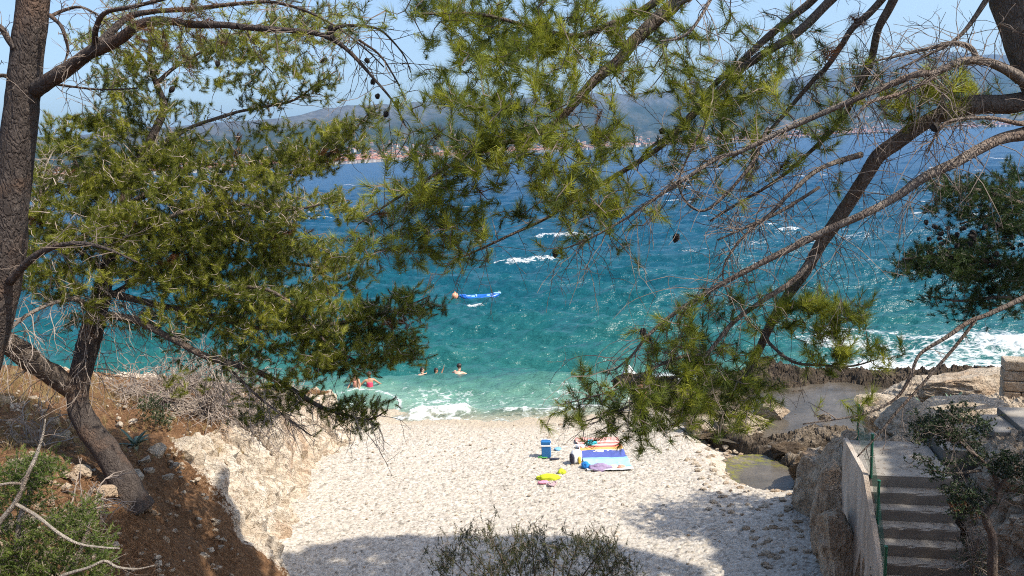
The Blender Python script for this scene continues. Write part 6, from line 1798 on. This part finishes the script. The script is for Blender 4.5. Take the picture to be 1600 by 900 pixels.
def human(label, loc, rz, J, scale=1.0, skin='skin', hair='hair', bun=False, wear=(), hair_long=False):
    """J: joint places in metres, z up from the joint frame's origin; one skinned surface"""
    bm = bmesh.new()
    lay = bm.verts.layers.skin.verify()
    vs = {}
    def v(n, r):
        q = bm.verts.new(Vector(J[n]) if n in J else Vector(n)); q[lay].radius = (r, r); vs[n] = q; return q
    rad = dict(pelvis=.125, waist=.108, chest=.128, neck0=.062, neck=.052, jaw=.066, head=.088, crown=.062,
               shl=.058, ell=.040, wrl=.028, shr=.058, elr=.040, wrr=.028, hpl=.088, knl=.058, anl=.038, tol=.03, hpr=.088, knr=.058, anr=.038, tor=.03)
    for n, r in rad.items(): v(n, r)
    def e(*ns):
        for a, c in zip(ns[:-1], ns[1:]): bm.edges.new((vs[a], vs[c]))
    e('pelvis', 'waist', 'chest', 'neck0', 'neck', 'jaw', 'head', 'crown')
    for s in 'lr':
        e('chest', 'sh' + s, 'el' + s, 'wr' + s); e('pelvis', 'hp' + s, 'kn' + s, 'an' + s, 'to' + s)
        w_ = Vector(J['wr' + s]); d = (w_ - Vector(J['el' + s])).normalized()
        sd = d.cross(Vector((0, 0, 1)))
        if sd.length < 0.1: sd = d.cross(Vector((0, 1, 0)))
        sd.normalize()
        palm = bm.verts.new(w_ + d * 0.055); palm[lay].radius = (0.034, 0.018); bm.edges.new((vs['wr' + s], palm))
        nrm_ = d.cross(sd)
        for k, (o_, ln) in enumerate(((-0.030, 0.068), (-0.010, 0.078), (0.010, 0.074), (0.030, 0.058))):
            a = bm.verts.new(w_ + d * 0.095 + sd * o_); a[lay].radius = (0.0095, 0.0095); bm.edges.new((palm, a))
            c = bm.verts.new(a.co + d * ln * 0.55 - nrm_ * 0.008); c[lay].radius = (0.0085, 0.0085); bm.edges.new((a, c))
            f_ = bm.verts.new(c.co + d * ln * 0.45 - nrm_ * 0.02); f_[lay].radius = (0.007, 0.007); bm.edges.new((c, f_))
        a = bm.verts.new(w_ + d * 0.05 - sd * 0.045); a[lay].radius = (0.011, 0.011); bm.edges.new((palm, a))
        c = bm.verts.new(a.co + d * 0.045 - sd * 0.015); c[lay].radius = (0.009, 0.009); bm.edges.new((a, c))
    for q in bm.verts: q[lay].use_root = False
    vs['pelvis'][lay].use_root = True
    me = bpy.data.meshes.new('person'); bm.to_mesh(me); bm.free()
    tmp = bpy.data.objects.new('person_tmp', me); COL.objects.link(tmp)
    sk = tmp.modifiers.new('skin', 'SKIN'); sk.use_smooth_shade = True
    ss = tmp.modifiers.new('sub', 'SUBSURF'); ss.levels = 2; ss.render_levels = 2
    dg = bpy.context.evaluated_depsgraph_get()
    bodyme = bpy.data.meshes.new_from_object(tmp.evaluated_get(dg))
    bpy.data.objects.remove(tmp); bpy.data.meshes.remove(me)
    # nose, brow and ears are pushed out of the head itself
    hd = np.array(J['head']); fw = unit(np.array(J.get('face', (0, 1, 0.0)))); up = unit(np.array(J['crown']) - np.array(J['jaw'])); fw = unit(fw - up * (fw @ up)); sdv = np.cross(fw, up)
    co = np.zeros(len(bodyme.vertices) * 3); bodyme.vertices.foreach_get('co', co); co = co.reshape(-1, 3)
    rel = co - hd; f_, u_, s_ = rel @ fw, rel @ up, rel @ sdv
    near = np.linalg.norm(rel, axis=1) < 0.16
    co += fw[None] * (near * (f_ > 0.03) * (0.026 * np.exp(-((u_ + 0.02) / 0.025) ** 2 - (s_ / 0.018) ** 2)))[:, None]
    co += sdv[None] * (near * np.sign(s_) * 0.014 * np.exp(-((u_ + 0.01) / 0.025) ** 2 - (f_ / 0.02) ** 2))[:, None]
    bodyme.vertices.foreach_set('co', co.ravel()); bodyme.update()
    bodyme.name = 'body'; bodyme.materials.clear(); bodyme.materials.append(M[skin])
    ro = empty('person', loc, label, 'person', None, rz); ro.scale = (scale,) * 3
    bo = bpy.data.objects.new('body', bodyme); COL.objects.link(bo); bo.parent = ro
    V, F = ICO[4]
    # hair: a cap grown off the skull, open at the face
    q = V * (1 + 0.05 * fbm(V[:, 0] * 5, V[:, 1] * 5, V[:, 2] * 5, 3, 3))[:, None]
    lf, lu = V @ fw, V @ up
    keep = (lu > 0.25) | (lf < 0.15) & (lu > -0.55) | (hair_long & (lf < -0.2))
    q = q * 0.104; q[~keep] *= 0.62
    if hair_long: q = q - up[None] * (np.maximum(0, -lf) * np.maximum(0, 0.3 - lu) * 0.10)[:, None]
    b = MB(); b.add(q + hd + up * 0.018 - fw * 0.008, F)
    if bun: b.add(V * 0.042 + hd + up * 0.105 - fw * 0.05, F)
    b.build('hair', M[hair], ro, smooth=True, world=False)
    b = MB()
    for s in (-1, 1): b.add(ICO[2][0] * np.array([0.010, 0.010, 0.007]) + hd + fw * 0.083 + up * 0.012 + sdv * 0.032 * s, ICO[2][1])
    b.build('eyes', M['eye'], ro, world=False)
    b = MB(); b.add(ICO[2][0] * 0.012 * (np.abs(sdv) * 1.6 + 0.6) + hd + fw * 0.070 - up * 0.062, ICO[2][1]); b.build('mouth', M['lip'], ro, world=False)
    for (nm, mt, j0, j1, r0_, r1_) in wear:
        A_, B_ = np.array(J[j0]), np.array(J[j1])
        P_ = A_ + (B_ - A_) * np.linspace(0, 1, 8)[:, None]
        b = MB(); tube(b, P_, np.interp(np.linspace(0, 1, 8), [0, 0.5, 1], [r0_ * 0.98, (r0_ + r1_) / 2 * 1.02, r1_]), 20)
        b.build(nm, M[mt], ro, smooth=True, world=False)
    return ro


def stand(arms=((-.42, .1, 1.05), (.42, .1, 1.05)), hands=((-.50, .25, .92), (.50, .25, .92)), face=(0, 1, 0)):
    return dict(pelvis=(0, 0, .93), waist=(0, .01, 1.08), chest=(0, 0, 1.28), neck0=(0, -.01, 1.42), neck=(0, 0, 1.48), jaw=(0, .015, 1.54), head=(0, .01, 1.61), crown=(0, 0, 1.67),
                shl=(-.17, 0, 1.37), ell=arms[0], wrl=hands[0], shr=(.17, 0, 1.37), elr=arms[1], wrr=hands[1],
                hpl=(-.09, 0, .88), knl=(-.10, .02, .48), anl=(-.10, 0, .08), tol=(-.10, .15, .03), hpr=(.09, 0, .88), knr=(.10, .02, .48), anr=(.10, 0, .08), tor=(.10, .15, .03), face=face)


def swim(armr=(.33, .22, -.08), hr=(.50, .40, -.10), face=(0.7, 0.6, 0.1)):
    # chest low in the water, legs trailing behind and down; +y is the way the swimmer goes
    return dict(pelvis=(0, -.45, -.28), waist=(0, -.30, -.20), chest=(0, -.10, -.06), neck0=(0, .02, .05), neck=(0, .05, .10), jaw=(0, .08, .16), head=(0, .08, .235), crown=(0, .075, .295),
                shl=(-.17, 0, 0.0), ell=(-.36, .16, -.08), wrl=(-.40, .38, -.10), shr=(.17, 0, 0.0), elr=armr, wrr=hr,
                hpl=(-.09, -.52, -.32), knl=(-.12, -.86, -.52), anl=(-.11, -1.22, -.62), tol=(-.11, -1.36, -.66), hpr=(.09, -.52, -.32), knr=(.12, -.84, -.56), anr=(.11, -1.18, -.74), tor=(.11, -1.32, -.78), face=face)


def water(px, py):
    q = on(px, py, 0.0); z = sea_z(q[0], q[1]); q = on(px, py, z); return q, z


q, z = water(556, 602)
human('bather standing waist deep at the far left, arms at the sides, partly behind needles', (q[0], q[1], z - 1.02), 2.6, stand(arms=((-.26, .02, 1.1), (.28, .04, 1.1)), hands=((-.25, .16, .92), (.30, .2, .95))), 0.95, 'skin', 'hairb', wear=(('bikini_top', 'coral', 'waist', 'chest', 0.112, 0.133),))
q, z = water(578, 603)
human('bather in a pink red swimsuit with hair tied up, seen from behind', (q[0], q[1], z - 1.04), 0.25, stand(arms=((-.38, .06, 1.16), (.38, .06, 1.16)), hands=((-.52, .2, 1.06), (.50, .22, 1.06))), 0.95, 'skin', 'hairb', True, (('swimsuit', 'swimred', 'pelvis', 'chest', 0.134, 0.136),))
q, z = water(658, 583)
human('swimmer with dark wet hair, leftmost of the three in deeper water', (q[0], q[1], z - 0.10), -0.9, swim(face=(0.75, 0.5, 0.15)), 1.0, 'skin2', 'hair', False, (('swimsuit', 'swimdark', 'pelvis', 'chest', 0.130, 0.134),), True)
q, z = water(680, 584)
human('swimmer lifting one arm out of the water, middle of the three', (q[0], q[1], z - 0.09), -0.7, swim(armr=(.30, .06, .08), hr=(.37, .15, .33), face=(0.9, 0.2, 0.2)), 0.95, 'skin', 'hair', False, (('swimsuit', 'swimdark', 'pelvis', 'chest', 0.130, 0.134),), True)
q, z = water(717, 582)
human('man with short dark hair and bare shoulders, rightmost of the three swimmers', (q[0], q[1], z - 0.0), -0.4, swim(face=(0.25, 0.95, 0), armr=(.30, .20, -.16), hr=(.34, .42, -.24)), 1.08, 'skin2', 'hair', False, (('swim_shorts', 'swimdark', 'hpr', 'waist', 0.115, 0.124),))
q = on(1003, 642, 0.02)
human('child standing at the water edge in pink shorts, seen through the hanging needles', (q[0], q[1], 0.0), 2.9, stand(arms=((-.24, .03, 1.1), (.24, .03, 1.1)), hands=((-.22, .16, .92), (.24, .18, .92))), 0.68, 'skin', 'hairb', False, (('swim_shorts', 'pink', 'pelvis', 'waist', 0.137, 0.120),))
